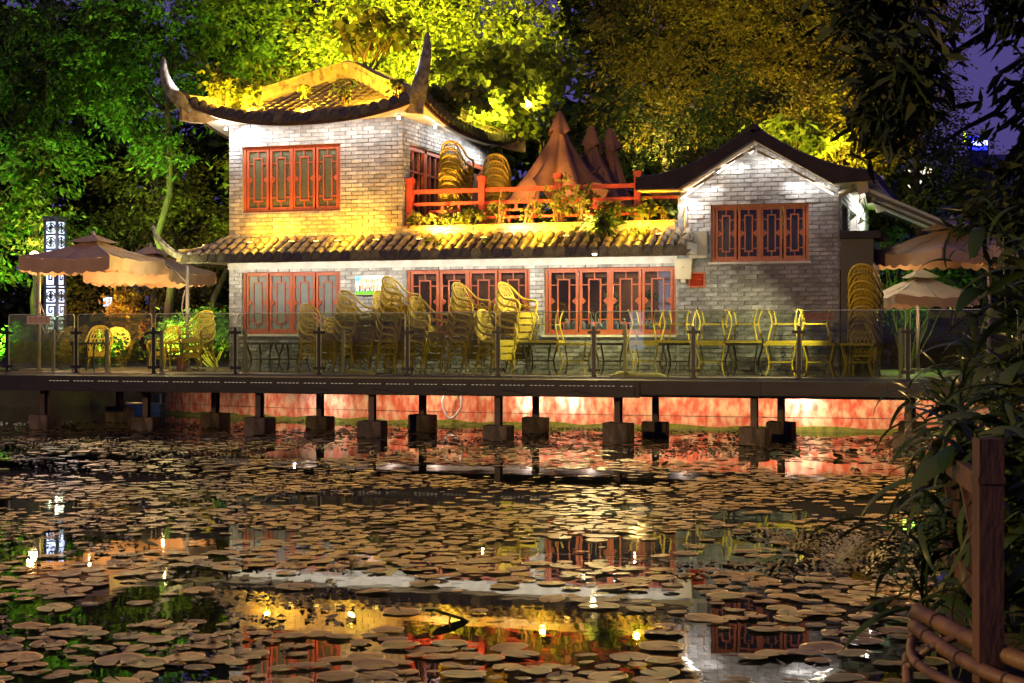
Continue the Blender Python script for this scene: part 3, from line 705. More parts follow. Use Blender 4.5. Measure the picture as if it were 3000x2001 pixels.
for a, b in ((.161, .3), (1.35, 1.75), (3.25, 3.85), (5.1, 5.95)): m.box(13.34, 13.5, a, b, 1.0, 5.0)
for a, b, c, d in HS: m.box(13.34, 13.5, a, b, 1.0, c); m.box(13.34, 13.5, a, b, d, 5.0)
gs = m.build('side_wall', M['white'], gh)
brickwork(gh, gs, 0, 5.95, 3.2, 4.96, HS, lambda x, z, d: (13.5+d, x, z), 0, lambda z: 'brick')
for a, b, c, d in HS:
    m = MB(); m.box(13.36, 13.42, a, a+.06, c, d); m.box(13.36, 13.42, b-.06, b, c, d); m.box(13.36, 13.42, a+.06, b-.06, d-.06, d); m.box(13.36, 13.42, (a+b)/2-.03, (a+b)/2+.03, c, d-.06); sw = m.build('window', M['white'], gh)
    m = MB(); m.box(13.37, 13.38, a+.06, b-.06, c, d-.06); m.build('pane', M['darkpane'], sw)
m = MB(); m.box(10.25, 13.33, 5.8, 5.95, 1.0, 5.0); m.box(10.25, 10.4, .161, 5.79, 3.9, 4.9); m.build('back_wall', M['mortard'], gh)
lattice_window(gh, 10.935, 12.885, 3.385, 4.535, 4, M['darkpane'], label='dark paned red lattice window of the gable house')
m = MB(); m.box(10.88, 12.94, -.05, .09, 3.335, 3.378); m.build('sill', M['white'], gh)
TOP = [(9.5, 5.09), (9.95, 5.11), (10.45, 5.23), (10.9, 5.42), (11.35, 5.68), (11.7, 5.89), (11.88, 5.96), (12.06, 5.9), (12.45, 5.66), (12.9, 5.42), (13.4, 5.22), (13.85, 5.1), (14.25, 5.05)]
BOT = [(14.25, 4.90), (13.42, 4.86), (11.88, 5.76), (10.38, 4.83), (9.5, 4.84)]
m = MB(); m.prism(TOP+BOT, -.62, -.47); rf = m.build('verge_board', M['verge'], gh)
m = MB(); up = [(x, z+.0) for x, z in TOP]; lo = [(x, z-.13) for x, z in reversed(TOP)]
m.prism(up+lo, -.468, 6.3); grf = m.build('roof', M['verge'], gh)
m = MB()
BO2 = [(x, z-.012) for x, z in reversed(BOT)]; m.prism([(x, z) for x, z in BO2]+[(x, z+.05) for x, z in reversed(BO2)], -.466, -.018); m.build('soffit', M['soffit'], gh)
m = MB(); m.box(9.55, 10.33, -.017, 6.2, 4.83, 4.88); m.build('side_soffit', M['soffit'], gh)
m = MB(); m.box(13.51, 14.24, -.017, 6.2, 4.86, 4.91); m.build('side_soffit', M['soffit'], gh)
m = MB(); m.tube([(11.88, -.62, 5.99), (11.88, 6.3, 5.99)], .09, 8); m.build('ridge', M['verge'], grf)
w = wl(gh)
for i in range(14):      # verge tiles lying along the dark edge of the roof
    for s in (0, 1):
        x0 = 9.6+i*.16 if s == 0 else 12.0+i*.16
        x1 = x0+.155
        f = lambda x: interp(TOP, x)
        p, q = Vector((x0, -.55, f(x0)+.005)), Vector((x1, -.55, f(x1)+.005)); d = q-p
        o = link('barrel_tile', bpy.data.meshes.get('verge_tile') or (lambda me: (setattr(me, 'name', 'verge_tile'), me)[1])(tile_mesh(.33, .07, .062, M['tiledark'])), grf, p-w, (math.atan2(d.z, d.x), 0, R(-90)), (1, .5, .45))
# dark porch screen at the right corner
pc = thing('porch_screen', 'tall black porch wall with a flat cap beside the gable house corner', 'porch wall', (13.85, .5, 1.1))
m = MB(); m.box(13.52, 14.15, .0, 1.6, 1.1, 3.8); m.build('panel', M['black'], pc)
m = MB(); m.box(13.515, 14.3, -.12, 1.7, 3.805, 3.95); m.build('cap', M['verge'], pc)
# ================================================================== SMALL FIXTURES ON THE BUILDINGS
po = thing('civic_poster', 'bright landscape poster with orange Chinese slogans over a city skyline on the brick wall', 'poster', (3.42, -.05, 2.8))
m = MB(); m.box(3.1, 3.77, -.062, -.03, 2.78, 3.2); m.build('board', mat('poster_paper', (.75, .72, .68), (.66, .7, .74), rough=.35, scale=3), po)
def flat(name, polys, y, m, parent):
    b = MB()
    for P in polys: b.prism(P, y-.0012, y)
    return b.build(name, m, parent, fix=True)
flat('sky_patch', [[(3.105, 3.195), (3.27, 3.195), (3.24, 3.13), (3.2, 3.09), (3.15, 3.08), (3.13, 3.03), (3.105, 3.03)]], -.0625, mat('poster_blue', (.05, .35, .75), (.3, .6, .85), scale=10), po)
flat('lawn_patch', [[(3.105, 2.785), (3.765, 2.785), (3.765, 2.84), (3.55, 2.852), (3.3, 2.84), (3.105, 2.855)]], -.0625, mat('poster_green', (.12, .5, .01)), po)
flat('bush_patch', [[(3.105+i*.066, 2.845), (3.105+i*.066+.06, 2.845), (3.105+i*.066+.05, 2.865+.012*(i % 3)), (3.105+i*.066+.02, 2.87)] for i in range(10)], -.0638, mat('poster_bush', (.04, .25, .02)), po)
flat('skyline_patch', [[(x, 2.865), (x+w_, 2.865), (x+w_, 2.865+h), (x, 2.865+h)] for x, w_, h in ((3.11, .02, .09), (3.185, .05, .12), (3.31, .02, .05), (3.335, .03, .08), (3.43, .03, .09), (3.52, .02, .05), (3.6, .02, .06))], -.0626, mat('poster_tower', (.05, .12, .4)), po)
def text(body, size, loc, m, parent, sx=1.0, name='lettering', spacing=1.0):
    c = bpy.data.curves.new('lettering', 'FONT'); c.body = body; c.size = size; c.extrude = .001; c.space_character = spacing; c.offset = size*.012
    t = bpy.data.objects.new('tmp', c); COL.objects.link(t); bpy.context.view_layer.update()
    me = bpy.data.meshes.new_from_object(t.evaluated_get(bpy.context.evaluated_depsgraph_get())); me.name = name
    me.materials.clear(); me.materials.append(m); bpy.data.objects.remove(t)
    return link(name, me, parent, Vector(loc)-(wl(parent) if parent else Vector()), (R(90), 0, 0), (sx, 1, 1))
pt_ = mat('poster_orange', (.85, .22, .01), rough=.4)
text('文明·始于心', .115, (3.2, -.0652, 3.035), pt_, po)
text('成都·践于行', .115, (3.2, -.0652, 2.905), pt_, po)

ap = thing('wall_access_point', 'beige wedge shaped wireless box under the tiled roof corner', 'wireless box', (10.4, -.1, 3.2))
m = MB(); m.prism([(10.20, 3.46), (10.56, 3.46), (10.53, 3.04), (10.22, 3.04)], -.13, -.03); m.build('casing', M['ac'], ap)
m = MB(); m.box(10.33, 10.42, -.12, -.06, 2.97, 3.038); m.build('bracket', M['steel'], ap)
text('link', .03, (10.355, -.132, 3.27), M['black'], ap)
lv = thing('wall_louvre', 'small square rusty louvre vent with red slats in the grey brick wall', 'vent', (10.64, -.02, 3.0))
m = MB()
for a in ((10.47, 10.5, 2.87, 3.18), (10.78, 10.81, 2.87, 3.18), (10.501, 10.779, 2.87, 2.9), (10.501, 10.779, 3.15, 3.18)): m.box(a[0], a[1], -.04, .05, a[2], a[3])
m.build('frame', M['wood'], lv)
m = MB(); m.box(10.5, 10.78, .06, .07, 2.9, 3.15); m.build('back_plate', M['black'], lv)
for i in range(7):
    m = MB(); z = 2.915+i*.034; m.bar((10.501, -.01, z), (10.779, -.01, z), .045, .008, up=(0, .7, .7)); m.build('slat', M['woodr'], lv)
dp = thing('downpipe', 'white plastic rain pipe down the corner of the gable house', 'pipe', (10.43, -.1, 3.95))
m = MB(); m.tube([(10.43, -.1, 4.7), (10.43, -.1, 4.3), (10.43, -.1, 3.95)], .032, 8); m.build('pipe', M['white'], dp, smooth=True)
m = MB(); m.box(10.39, 10.47, -.14, -.02, 4.5, 4.53); m.build('bracket', M['steel'], dp)
wp = thing('corner_downpipe', 'thin white rain pipe at the terrace corner of the upper floor', 'pipe', (4.29, 5.4, 4.05))
m = MB(); m.tube([(4.29, 5.45, 6.5), (4.29, 5.45, 5.5), (4.29, 5.45, 4.05)], .035, 8); m.build('pipe', M['white'], wp, smooth=True)
# LED channels under the gable verge
CH = [((10.32, 4.70), (11.02, 5.14)), ((11.06, 5.2), (11.62, 5.53)), ((11.72, 5.56), (11.86, 5.64)), ((11.9, 5.58), (12.45, 5.28)), ((12.55, 5.2), (13.42, 4.70))]
for i, (a, b) in enumerate(CH):
    pos = ('lowest on the left slope', 'higher on the left slope', 'short one left of the peak', 'just right of the peak', 'long one on the right slope')[i]
    t = thing('light_channel', 'brass coloured light channel under the gable edge, '+pos, 'light channel', (a[0], -.2, a[1]), 'light channels under the gable edge')
    m = MB(); m.bar((a[0], -.2, a[1]), (b[0], -.2, b[1]), .05, .05); m.build('housing', M['tube'], t)
    m = MB(); m.bar((a[0]+.03, -.17, a[1]-.022), (b[0]-.03, -.17, b[1]-.022), .03, .02); m.build('led_strip', M['led'], t)
    for f in (.25, .75):
        x, z = a[0]+(b[0]-a[0])*f, a[1]+(b[1]-a[1])*f; m = MB(); m.bar((x, -.2, z+.02), (x-.02, -.16, z+.13), .02, .012); m.build('clip', M['steel'], t)
m = MB(); P = spline([(11.02, -.2, 5.14), (11.12, -.24, 5.1), (11.2, -.22, 5.2), (11.1, -.2, 5.24)]); m.tube(P, .008, 5); tag(m.build('cable', M['steel'], smooth=True), 'thin looping cable between two light channels left of the gable peak', 'cable')
m = MB(); P = spline([(12.45, -.2, 5.27), (12.5, -.25, 5.16), (12.6, -.24, 5.12), (12.62, -.2, 5.18)]); m.tube(P, .008, 5); tag(m.build('cable', M['white'], smooth=True), 'thin white cable hanging between two light channels right of the gable peak', 'cable')
cc = thing('security_camera', 'beige bullet camera below the right eave of the gable house', 'camera', (13.6, -.1, 4.75))
m = MB(); m.tube([(13.5, -.18, 4.66), (13.78, -.12, 4.78)], .055, 8); m.build('body', M['ac'], cc, smooth=True)
m = MB(); m.bar((13.72, -.1, 4.8), (13.78, -.05, 4.87), .03, .03); m.build('arm', M['steel'], cc)
m = MB(); P = spline([(13.75, -.05, 4.8), (13.9, -.1, 4.68), (13.88, -.08, 4.5), (13.95, -.05, 4.62), (14.0, -.03, 4.4), (13.85, .1, 4.1)]); m.tube(P, .01, 5); tag(m.build('cable', M['black'], smooth=True), 'tangled black cable hanging under the right eave beside the awnings', 'cable')
# flasks on the sill inside the right clear window
w0 = None
for i in range(15):
    x = 7.62+i*.172+(i//4)*.02+random.uniform(-.02, .02); y = .27+.1*(i % 2)
    t = thing('vacuum_flask', 'pale blue vacuum flask in the row along the sill inside the right lattice window', 'flask', (x, y, 1.96), 'flasks on the window sill')
    b = MB(); b.lathe([(.07, 0), (.078, .03), (.078, .17), (.06, .22), (.045, .235)], 10); c = MB(); c.lathe([(.047, .236), (.05, .25), (.04, .28), (.015, .29)], 10)
    if w0 is None: w0 = (b.mesh('body', M['flask'], True), c.mesh('lid', M['steel'], True))
    link('body', w0[0], t); link('lid', w0[1], t)
m = MB(); m.box(7.42, 10.16, .17, .52, 1.915, 1.955); m.build('inner_sill', M['wood'], th)
for i, (x, w_) in enumerate(((5.35, .3), (6.65, .45))):
    t = thing('blue_crate', ('smaller', 'larger')[i]+' bright blue plastic crate behind the window glass among stacked chairs', 'crate', (x, .35, 1.92))
    m = MB(); m.box(x-w_/2, x+w_/2, .25, .5, 1.96, 2.22); m.build('body', emat('blue_plastic', (.03, .06, .8), .35) if False else mat('blue_plastic', (.03, .08, .75), rough=.4), t)
    m = MB(); m.box(x-w_/2-.015, x+w_/2+.015, .24, .51, 2.225, 2.25); m.build('rim', mat('blue_rim', (.02, .05, .5)), t)

# ================================================================== TERRACE
def post_rail(root, xs, y, z0, z1):
    for x in xs:
        m = MB(); m.box(x-.07, x+.07, y-.07, y+.07, z0, z1-.1); m.box(x-.085, x+.085, y-.085, y+.085, z1-.099, z1); m.build('post', M['woodr'], root)
    for a, b in zip(xs, xs[1:]):
        a, b = a+.072, b-.072; L = b-a
        for z, h in ((z1-.3, .09), (z1-.57, .07)):
            m = MB(); m.box(a, b, y-.035, y+.035, z-h/2, z+h/2); m.build('rail', M['woodr'], root)
        m = MB(); q = .028; zb = z0+.18; zt = z1-.606; zc = (zb+zt)/2; ym, yp = y-q, y+q
        f0, f1 = a+L*.28, b-L*.28
        m.box(a, b, ym, yp, z0+.08, z0+.13)
        m.box(f0-q, f0+q, ym, yp, zc-.1, zc+.1); m.box(f1-q, f1+q, ym, yp, zc-.1, zc+.1)
        m.box(f0+q, f1-q, ym, yp, zc+.05, zc+.1); m.box(f0+q, f1-q, ym, yp, zc-.1, zc-.05)
        m.box(a, f0-q, ym, yp, zc-.1, zc-.05); m.box(f1+q, b, ym, yp, zc-.1, zc-.05)
        for x in (a+L*.45, a+L*.7): m.box(x-q, x+q, ym, yp, zc+.101, zt)
        for x in (a+L*.35, a+L*.65): m.box(x-q, x+q, ym, yp, z0+.131, zc-.101)
        m.build('fretwork', M['woodr'], root)
tr = thing('terrace_railing', 'red painted wooden railing with fretwork along the roof terrace', 'railing', (6.8, .12, 4.1))
post_rail(tr, [4.32, 5.97, 7.66, 9.38], .12, 4.1, 5.3)
m = MB(); m.box(9.452, 10.22, .085, .155, 4.7, 4.77); m.build('rail', M['woodr'], tr)
m = MB(); m.box(9.452, 10.22, .085, .155, 4.2, 4.26); m.build('rail', M['woodr'], tr)

# rattan armchairs ------------------------------------------------------------
def make_chair():
    t = thing('rattan_armchair', 'x', 'chair')
    half = [(.27, .25, .40), (.325, .28, .53), (.28, .3, .64), (.12, .305, .665), (-.06, .295, .70), (-.19, .27, .80), (-.29, .215, .92), (-.35, .12, 1.0)]
    P = [(x, -y, z) for x, y, z in half]+[(-.37, 0, 1.025)]+[(x, y, z) for x, y, z in reversed(half)]
    m = MB(); m.tube(spline(P, 48), .024, 6); m.build('arm_frame', M['rattan'], t, smooth=True, world=False)
    def bp(s, q):
        w_ = .235*math.sqrt(max(0, 1-(q*.97)**3.2)); return (-.19-.17*q+.03*s*s+.02*math.sin(q*3), s*w_, .43+.57*q)
    m = MB()
    def ribbon(pts, w_):
        pts = [Vector(p) for p in pts]; n_ = Vector((1, 0, .3)).normalized(); vs = []
        for i, p in enumerate(pts):
            d = (pts[min(i+1, len(pts)-1)]-pts[max(i-1, 0)]).normalized(); s_ = d.cross(n_).normalized()*w_; vs += [p-s_, p+s_]
        m.add(vs, [(2*i, 2*i+1, 2*i+3, 2*i+2) for i in range(len(pts)-1)])
    for k in range(-7, 12, 2):
        for sg in (1, -1):
            pts = []
            for i in range(9):
                q = i/8; s_ = sg*(k/6-q*1.0+.1)
                if -1 <= s_ <= 1: pts.append(bp(s_, q))
            if len(pts) > 1: ribbon(pts, .0075)
    for q in (.08, .3, .52, .74, .9): ribbon([bp(-1+2*i/6, q) for i in range(7)], .009)
    for s_ in (-.98, .98): ribbon([bp(s_, q/8) for q in range(9)], .012)
    m.build('back_weave', M['rattan'], t, world=False, fix=False)
    m = MB(); m.box(-.2, .27, -.24, .24, .385, .42); m.box(.271, .295, -.235, .235, .31, .42); m.build('seat', M['wicker'], t, world=False)
    for sy in (-1, 1):
        m = MB(); m.tube([(.255, sy*.235, .38), (.27, sy*.24, .2), (.3, sy*.255, 0)], [.02, .018, .015], 6); m.build('leg', M['rattan'], t, smooth=True, world=False)
        m = MB(); m.tube([(-.19, sy*.22, .43), (-.24, sy*.225, .22), (-.31, sy*.235, 0)], [.02, .018, .015], 6); m.build('leg', M['rattan'], t, smooth=True, world=False)
        m = MB(); m.tube(spline([(.2, sy*.255, .42), (.17, sy*.27, .56), (.05, sy*.27, .60), (-.1, sy*.25, .52), (-.18, sy*.23, .44)], 10), .009, 4); m.tube(spline([(.08, sy*.29, .655), (0, sy*.27, .55), (-.12, sy*.24, .5)], 8), .008, 4); m.build('arm_brace', M['rattan'], t, smooth=True, world=False)
    m = MB()
    for sy in (-1, 1): m.tube(spline([(.27, sy*.24, .2), (.02, sy*.23, .33), (-.24, sy*.225, .22)], 8), .01, 4)
    m.tube(spline([(.27, -.24, .2), (.255, 0, .32), (.27, .24, .2)], 8), .01, 4); m.build('stretcher', M['rattan'], t, smooth=True, world=False)
    return t
CH0 = make_chair(); used = [0]
ORD = ['lowest', 'second lowest', 'third lowest', 'fourth lowest', 'fifth lowest', 'sixth lowest', 'seventh lowest', 'eighth lowest', 'ninth lowest']
def chair_stack(x, y, z, n, where, rz, group, dz=.142, dx=.028, colour='yellow'):
    for k in range(n):
        o = CH0 if not used[0] else copy_tree(CH0); used[0] = 1
        a = rz+random.uniform(-.03, .03)
        o.location = (x+dx*k*math.cos(rz)+random.uniform(-.012, .012), y+dx*k*math.sin(rz), z+dz*k); o.rotation_euler = (0, 0, a)
        pos = 'top' if k == n-1 and n > 1 else 'single' if n == 1 else ORD[k]
        o['label'] = f'{pos} {colour} rattan armchair {"" if n == 1 else "in the stack "}{where}'; o['category'] = 'chair'; o['group'] = group
GS = 'rattan armchairs stacked on the deck'
chair_stack(2.82, -1.5, 1.1, 4, 'overlapping the frosted lower window', R(-22), GS)
chair_stack(3.12, -.85, 1.1, 2, 'low behind the window stack', R(-22), GS)
chair_stack(3.55, -1.3, 1.1, 6, 'just under the poster corner', R(-22), GS)
chair_stack(4.12, -.75, 1.1, 6, 'close behind the tallest stack', R(-22), GS)
chair_stack(4.46, -1.2, 1.1, 8, 'tallest, at the right end of the poster', R(-22), GS)
chair_stack(5.25, -1.5, 1.1, 5, 'at the left jamb of the middle window', R(-22), GS)
chair_stack(6.02, -1.15, 1.1, 7, 'in front of the middle window centre', R(-22), GS)
chair_stack(6.98, -1.1, 1.1, 7, 'beside the brick pier and the wicker tables', R(-22), GS)
chair_stack(6.85, -1.75, 1.1, 3, 'low against the glass near the pier', R(-22), GS)
chair_stack(-.33, -.75, 1.1, 3, 'at the left corner of the tea house', R(-95), 'rattan armchairs under the parasols', dz=.16)
chair_stack(-3.75, .6, 1.1, 1, 'next to the lit pillar', R(-60), 'rattan armchairs under the parasols')
chair_stack(-2.75, 1.9, 1.1, 1, 'behind the round dark table', R(-100), 'rattan armchairs under the parasols')
chair_stack(5.0, .95, 4.05, 8, 'beside the upper side window', R(88), 'rattan armchairs stacked on the terrace', dz=.155)
chair_stack(5.55, 2.3, 4.05, 7, 'in front of the terrace door', R(105), 'rattan armchairs stacked on the terrace', dz=.155)
chair_stack(14.05, -.9, 1.1, 8, 'in the dark before the porch wall', R(88), 'rattan armchairs stacked by the porch', dz=.16)

# wicker tables ----------------------------------------------------------------
def make_table(mt):
    t = thing('wicker_table', 'x', 'table')
    m = MB(); m.box(-.31, .31, -.31, .31, .6, .645); m.build('table_top', M[mt], t, world=False)
    m = MB(); m.box(-.23, .23, -.23, .23, .27, .295); m.build('shelf', M[mt], t, world=False)
    for sx in (-1, 1):
        for sy in (-1, 1):
            P = spline([(sx*.285, sy*.285, .6), (sx*.262, sy*.262, .48), (sx*.222, sy*.222, .3), (sx*.235, sy*.235, .15), (sx*.285, sy*.285, 0)], 12)
            m = MB(); m.tube(P, [.026-.009*i/(len(P)-1) for i in range(len(P))], 5, flat=.8); m.build('leg', M[mt], t, smooth=True, world=False)
    return t
TB = {'wicker': make_table('wicker'), 'wickerd': make_table('wickerd')}; tu = {'wicker': 0, 'wickerd': 0}
def table(x, y, z, k, label, flip=False, rz=0):
    o = TB[k] if not tu[k] else copy_tree(TB[k]); tu[k] = 1
    o.location = (x, y, z); o.rotation_euler = (PI if flip else 0, 0, rz)
    o['label'] = label; o['category'] = 'table'; o['group'] = 'wicker side tables in a row'
LT = [(7.67, 'wickerd', 'beside the chair stacks'), (8.4, 'wicker', 'under the third glass post from the pier'), (9.16, 'wickerd', 'left of the grey post'), (9.87, 'wicker', 'right of the grey post'), (10.53, 'wickerd', 'in front of the window end'), (11.18, 'wicker', 'left of the black glass post by the louvre'),
      (11.83, 'wickerd', 'in the middle of the gable wall'), (12.53, 'wicker', 'right of the gable wall centre'), (13.25, 'wicker', 'under the red prohibition signs'), (13.97, 'wicker', 'last of the row before the porch wall')]
for x, k, s_ in LT: table(x, -1.2, 1.1, k, f'upright {"black" if k == "wickerd" else "yellow"} wicker table {s_}', rz=random.uniform(-.04, .04))
UT = [(7.78, 'first, beside the chair stacks'), (9.83, 'in front of the flasks'), (10.5, 'at the window edge'), (11.17, 'below the louvre vent'), (11.8, 'at the gable wall centre'), (12.57, 'right of the gable wall centre'), (13.15, 'behind the red prohibition signs')]
for x, s_ in UT: table(x+.02, -1.2+random.uniform(-.04, .04), 1.1+.645*2+.003, 'wicker', f'upturned yellow wicker table, legs up, {s_}', True, random.uniform(-.1, .1))
table(1.25, -.7, 1.1, 'wickerd', 'black wicker table under the left part of the frosted window'); table(1.95, -.75, 1.1, 'wickerd', 'black wicker table nearer the chairs under the frosted window')
table(-2.75, -1.3, 1.1, 'wickerd', 'black wicker table under the big brown parasol'); table(-1.25, -.6, 1.1, 'wicker', 'yellow wicker table beside the terracotta pot')
pot = thing('plant_pot', 'terracotta flower pot on the deck beside the parasol pole', 'flower pot', (-1.0, -.35, 1.1))
m = MB(); m.lathe([(.10, 0), (.14, .2), (.165, .3), (.165, .34), (.14, .34), (.13, .28)], 14, (-1.0, -.35, 1.1)); m.build('pot_body', M['terracotta'], pot, smooth=False)
m = MB(); m.lathe([(.13, .26), (.10, .28), (.0, .3)], 10, (-1.0, -.35, 1.1)); m.build('soil', M['ground'], pot)
for i, x in enumerate((4.15, 9.95)):
    m = MB(); L = .36 if i == 0 else .55
    m.grid(lambda a, b: (x-L+2*L*a, -2.15+.13*math.cos(PI*b), 1.103+(.13-.06*a+.02*math.sin(a*9))*math.sin(PI*b)*math.sin(PI*min(max(a, .04), .96))**.4), 16, 8)
    tag(m.build('sandbag', mat('sacking%d' % i, (.3, .26, .1), (.2, .17, .07), scale=8, bump=.4), smooth=True), ('short', 'long flat')[i]+' sagging sandbag lying on the deck behind the glass '+('under the poster stacks' if i == 0 else 'below the flasks'), 'sandbag')

# ================================================================== GLASS BALUSTRADE
gb = thing('glass_balustrade', 'long glass balustrade with black clamped posts along the deck edge', 'balustrade', (5, -2.4, 1.1))
PX = [-4.12, -2.38, -.49, 1.43, 3.33, 5.26, 7.17, 9.11, 11.05, 13.02, 14.97, 16.9, 18.8]
w = wl(gb); pm_ = MB(); pm_.box(-.03, .03, -.028, -.012, 0, .97); pm_.box(-.03, .03, .022, .038, 0, .97); pm_.box(-.06, .06, -.05, .06, 0, .012); pm_ = pm_.mesh('post', M['black'])
cl_ = MB(); cl_.box(-.115, .115, -.045, -.029, -.03, .03); cl_.box(-.115, .115, .0385, .05, -.03, .03); cl_ = cl_.mesh('clamp', M['black'])
for x in PX:
    p = link('post', pm_, gb, Vector((x, -2.4, 1.095))-w)
    for z in (.13, .86): link('clamp', cl_, p, (0, 0, z))
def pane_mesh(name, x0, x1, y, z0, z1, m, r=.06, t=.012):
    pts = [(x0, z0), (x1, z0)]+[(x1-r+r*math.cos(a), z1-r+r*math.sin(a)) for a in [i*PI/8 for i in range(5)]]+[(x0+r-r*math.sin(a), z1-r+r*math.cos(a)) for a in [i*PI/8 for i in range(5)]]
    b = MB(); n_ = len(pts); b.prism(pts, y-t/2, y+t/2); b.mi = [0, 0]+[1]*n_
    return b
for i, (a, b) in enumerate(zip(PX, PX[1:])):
    pn = pane_mesh('glass_pane', a+.045, b-.045, -2.4, 1.13, 2.355+random.uniform(-.006, .01), None, t=.026).build('glass_pane', [M['glass'], M['gedge_glint']], gb)
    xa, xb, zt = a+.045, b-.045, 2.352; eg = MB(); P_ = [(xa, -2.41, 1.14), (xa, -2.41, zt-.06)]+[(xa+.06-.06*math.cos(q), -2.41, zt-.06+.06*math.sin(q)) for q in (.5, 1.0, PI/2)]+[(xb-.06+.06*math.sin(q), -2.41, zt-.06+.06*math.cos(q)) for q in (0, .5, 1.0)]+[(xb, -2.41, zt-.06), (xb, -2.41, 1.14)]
    eg.tube(P_, .008, 4); eg.build('edge_glint', M['gedge_glint'], pn)  # pale tube put in as the line of light round the pane
    if i in (1, 4, 11, 10):
        c = (a+b)/2
        for k in range(3):
            m = MB(); x = c-.62+k*.5; m.box(x, x+.4, -2.412, -2.4075, 2.2, 2.32); m.build('sticker', bpy.data.materials.get('clear_sticker') or glassmat('clear_sticker', (.8, .84, .7), .35, (.4, .42, .2), refl=.2), pn)
for i in range(3):
    y0 = -2.35+i*1.8; m = MB(); m.box(-4.126, -4.114, y0, y0+1.7, 1.13, 2.35); m.build('glass_pane', M['glass'], gb)
for i, x in enumerate((-3.09, -1.75, -.42, 1.56, 3.78, 9.68, 14.83)):
    t = thing('steel_post', 'slim grey steel post just behind the glass '+('at the far left end', 'left of the round table', 'under the parasols', 'at the tea house corner', 'among the poster chair stacks', 'in front of the flasks', 'by the porch')[i], 'post', (x, -2.2, 1.1), 'grey posts behind the glass')
    m = MB(); m.box(x-.035, x+.035, -2.225, -2.175, 1.112, 2.02); m.build('shaft', M['steel'], t)
    m = MB(); m.box(x-.07, x+.07, -2.26, -2.14, 1.1, 1.111); m.build('foot_plate', M['steel'], t)
    for z in (1.25, 1.9):
        m = MB(); m.box(x-.055, x-.036, -2.23, -2.17, z, z+.05); m.build('clip', M['black'], t)
sgr = mat('sign_red', (.6, .05, .03)); sgw = mat('sign_white', (.62, .55, .4), rough=.5)
for i, (x, lab) in enumerate(((-3.32, 'by the big brown parasol'), (13.38, 'in front of the gable wall corner'))):
    t = thing('prohibition_sign', 'strip of four red prohibition circles on the glass '+lab, 'sign', (x, -2.41, 2.23))
    m = MB(); m.box(x-.29, x+.29, -2.414, -2.409, 2.14, 2.32); m.build('plate', sgw if i == 0 else glassmat('sign_film', (.8, .8, .7), .45, (.5, .46, .3), refl=.1), t)
    for k in range(4):
        xc = x-.205+k*.137; m = MB(); P = [(xc+.055*a, -2.4155, 2.235+.055*b) for a, b in lathe_pts(16)]
        m.tube(P+[P[0], P[1]], .0065, 4, cap=False); m.bar((xc-.04, -2.4155, 2.275), (xc+.04, -2.4155, 2.195), .009, .006); r_ = m.build('prohibition_circle', sgr, t)
        m = MB(); z0 = 2.205
        m.bar((xc-.012, -2.4168, z0), (xc+.004+.01*(k % 2), -2.4168, z0+.032), .009, .003); m.bar((xc+.02, -2.4168, z0), (xc+.006, -2.4168, z0+.034), .009, .003); m.bar((xc-.02+.008*k, -2.4168, z0+.05), (xc+.022, -2.4168, z0+.036+.006*k), .01, .003); m.box(xc-.006, xc+.008, -2.418, -2.4165, z0+.054, z0+.07); m.build('pictogram', M['black'], r_)

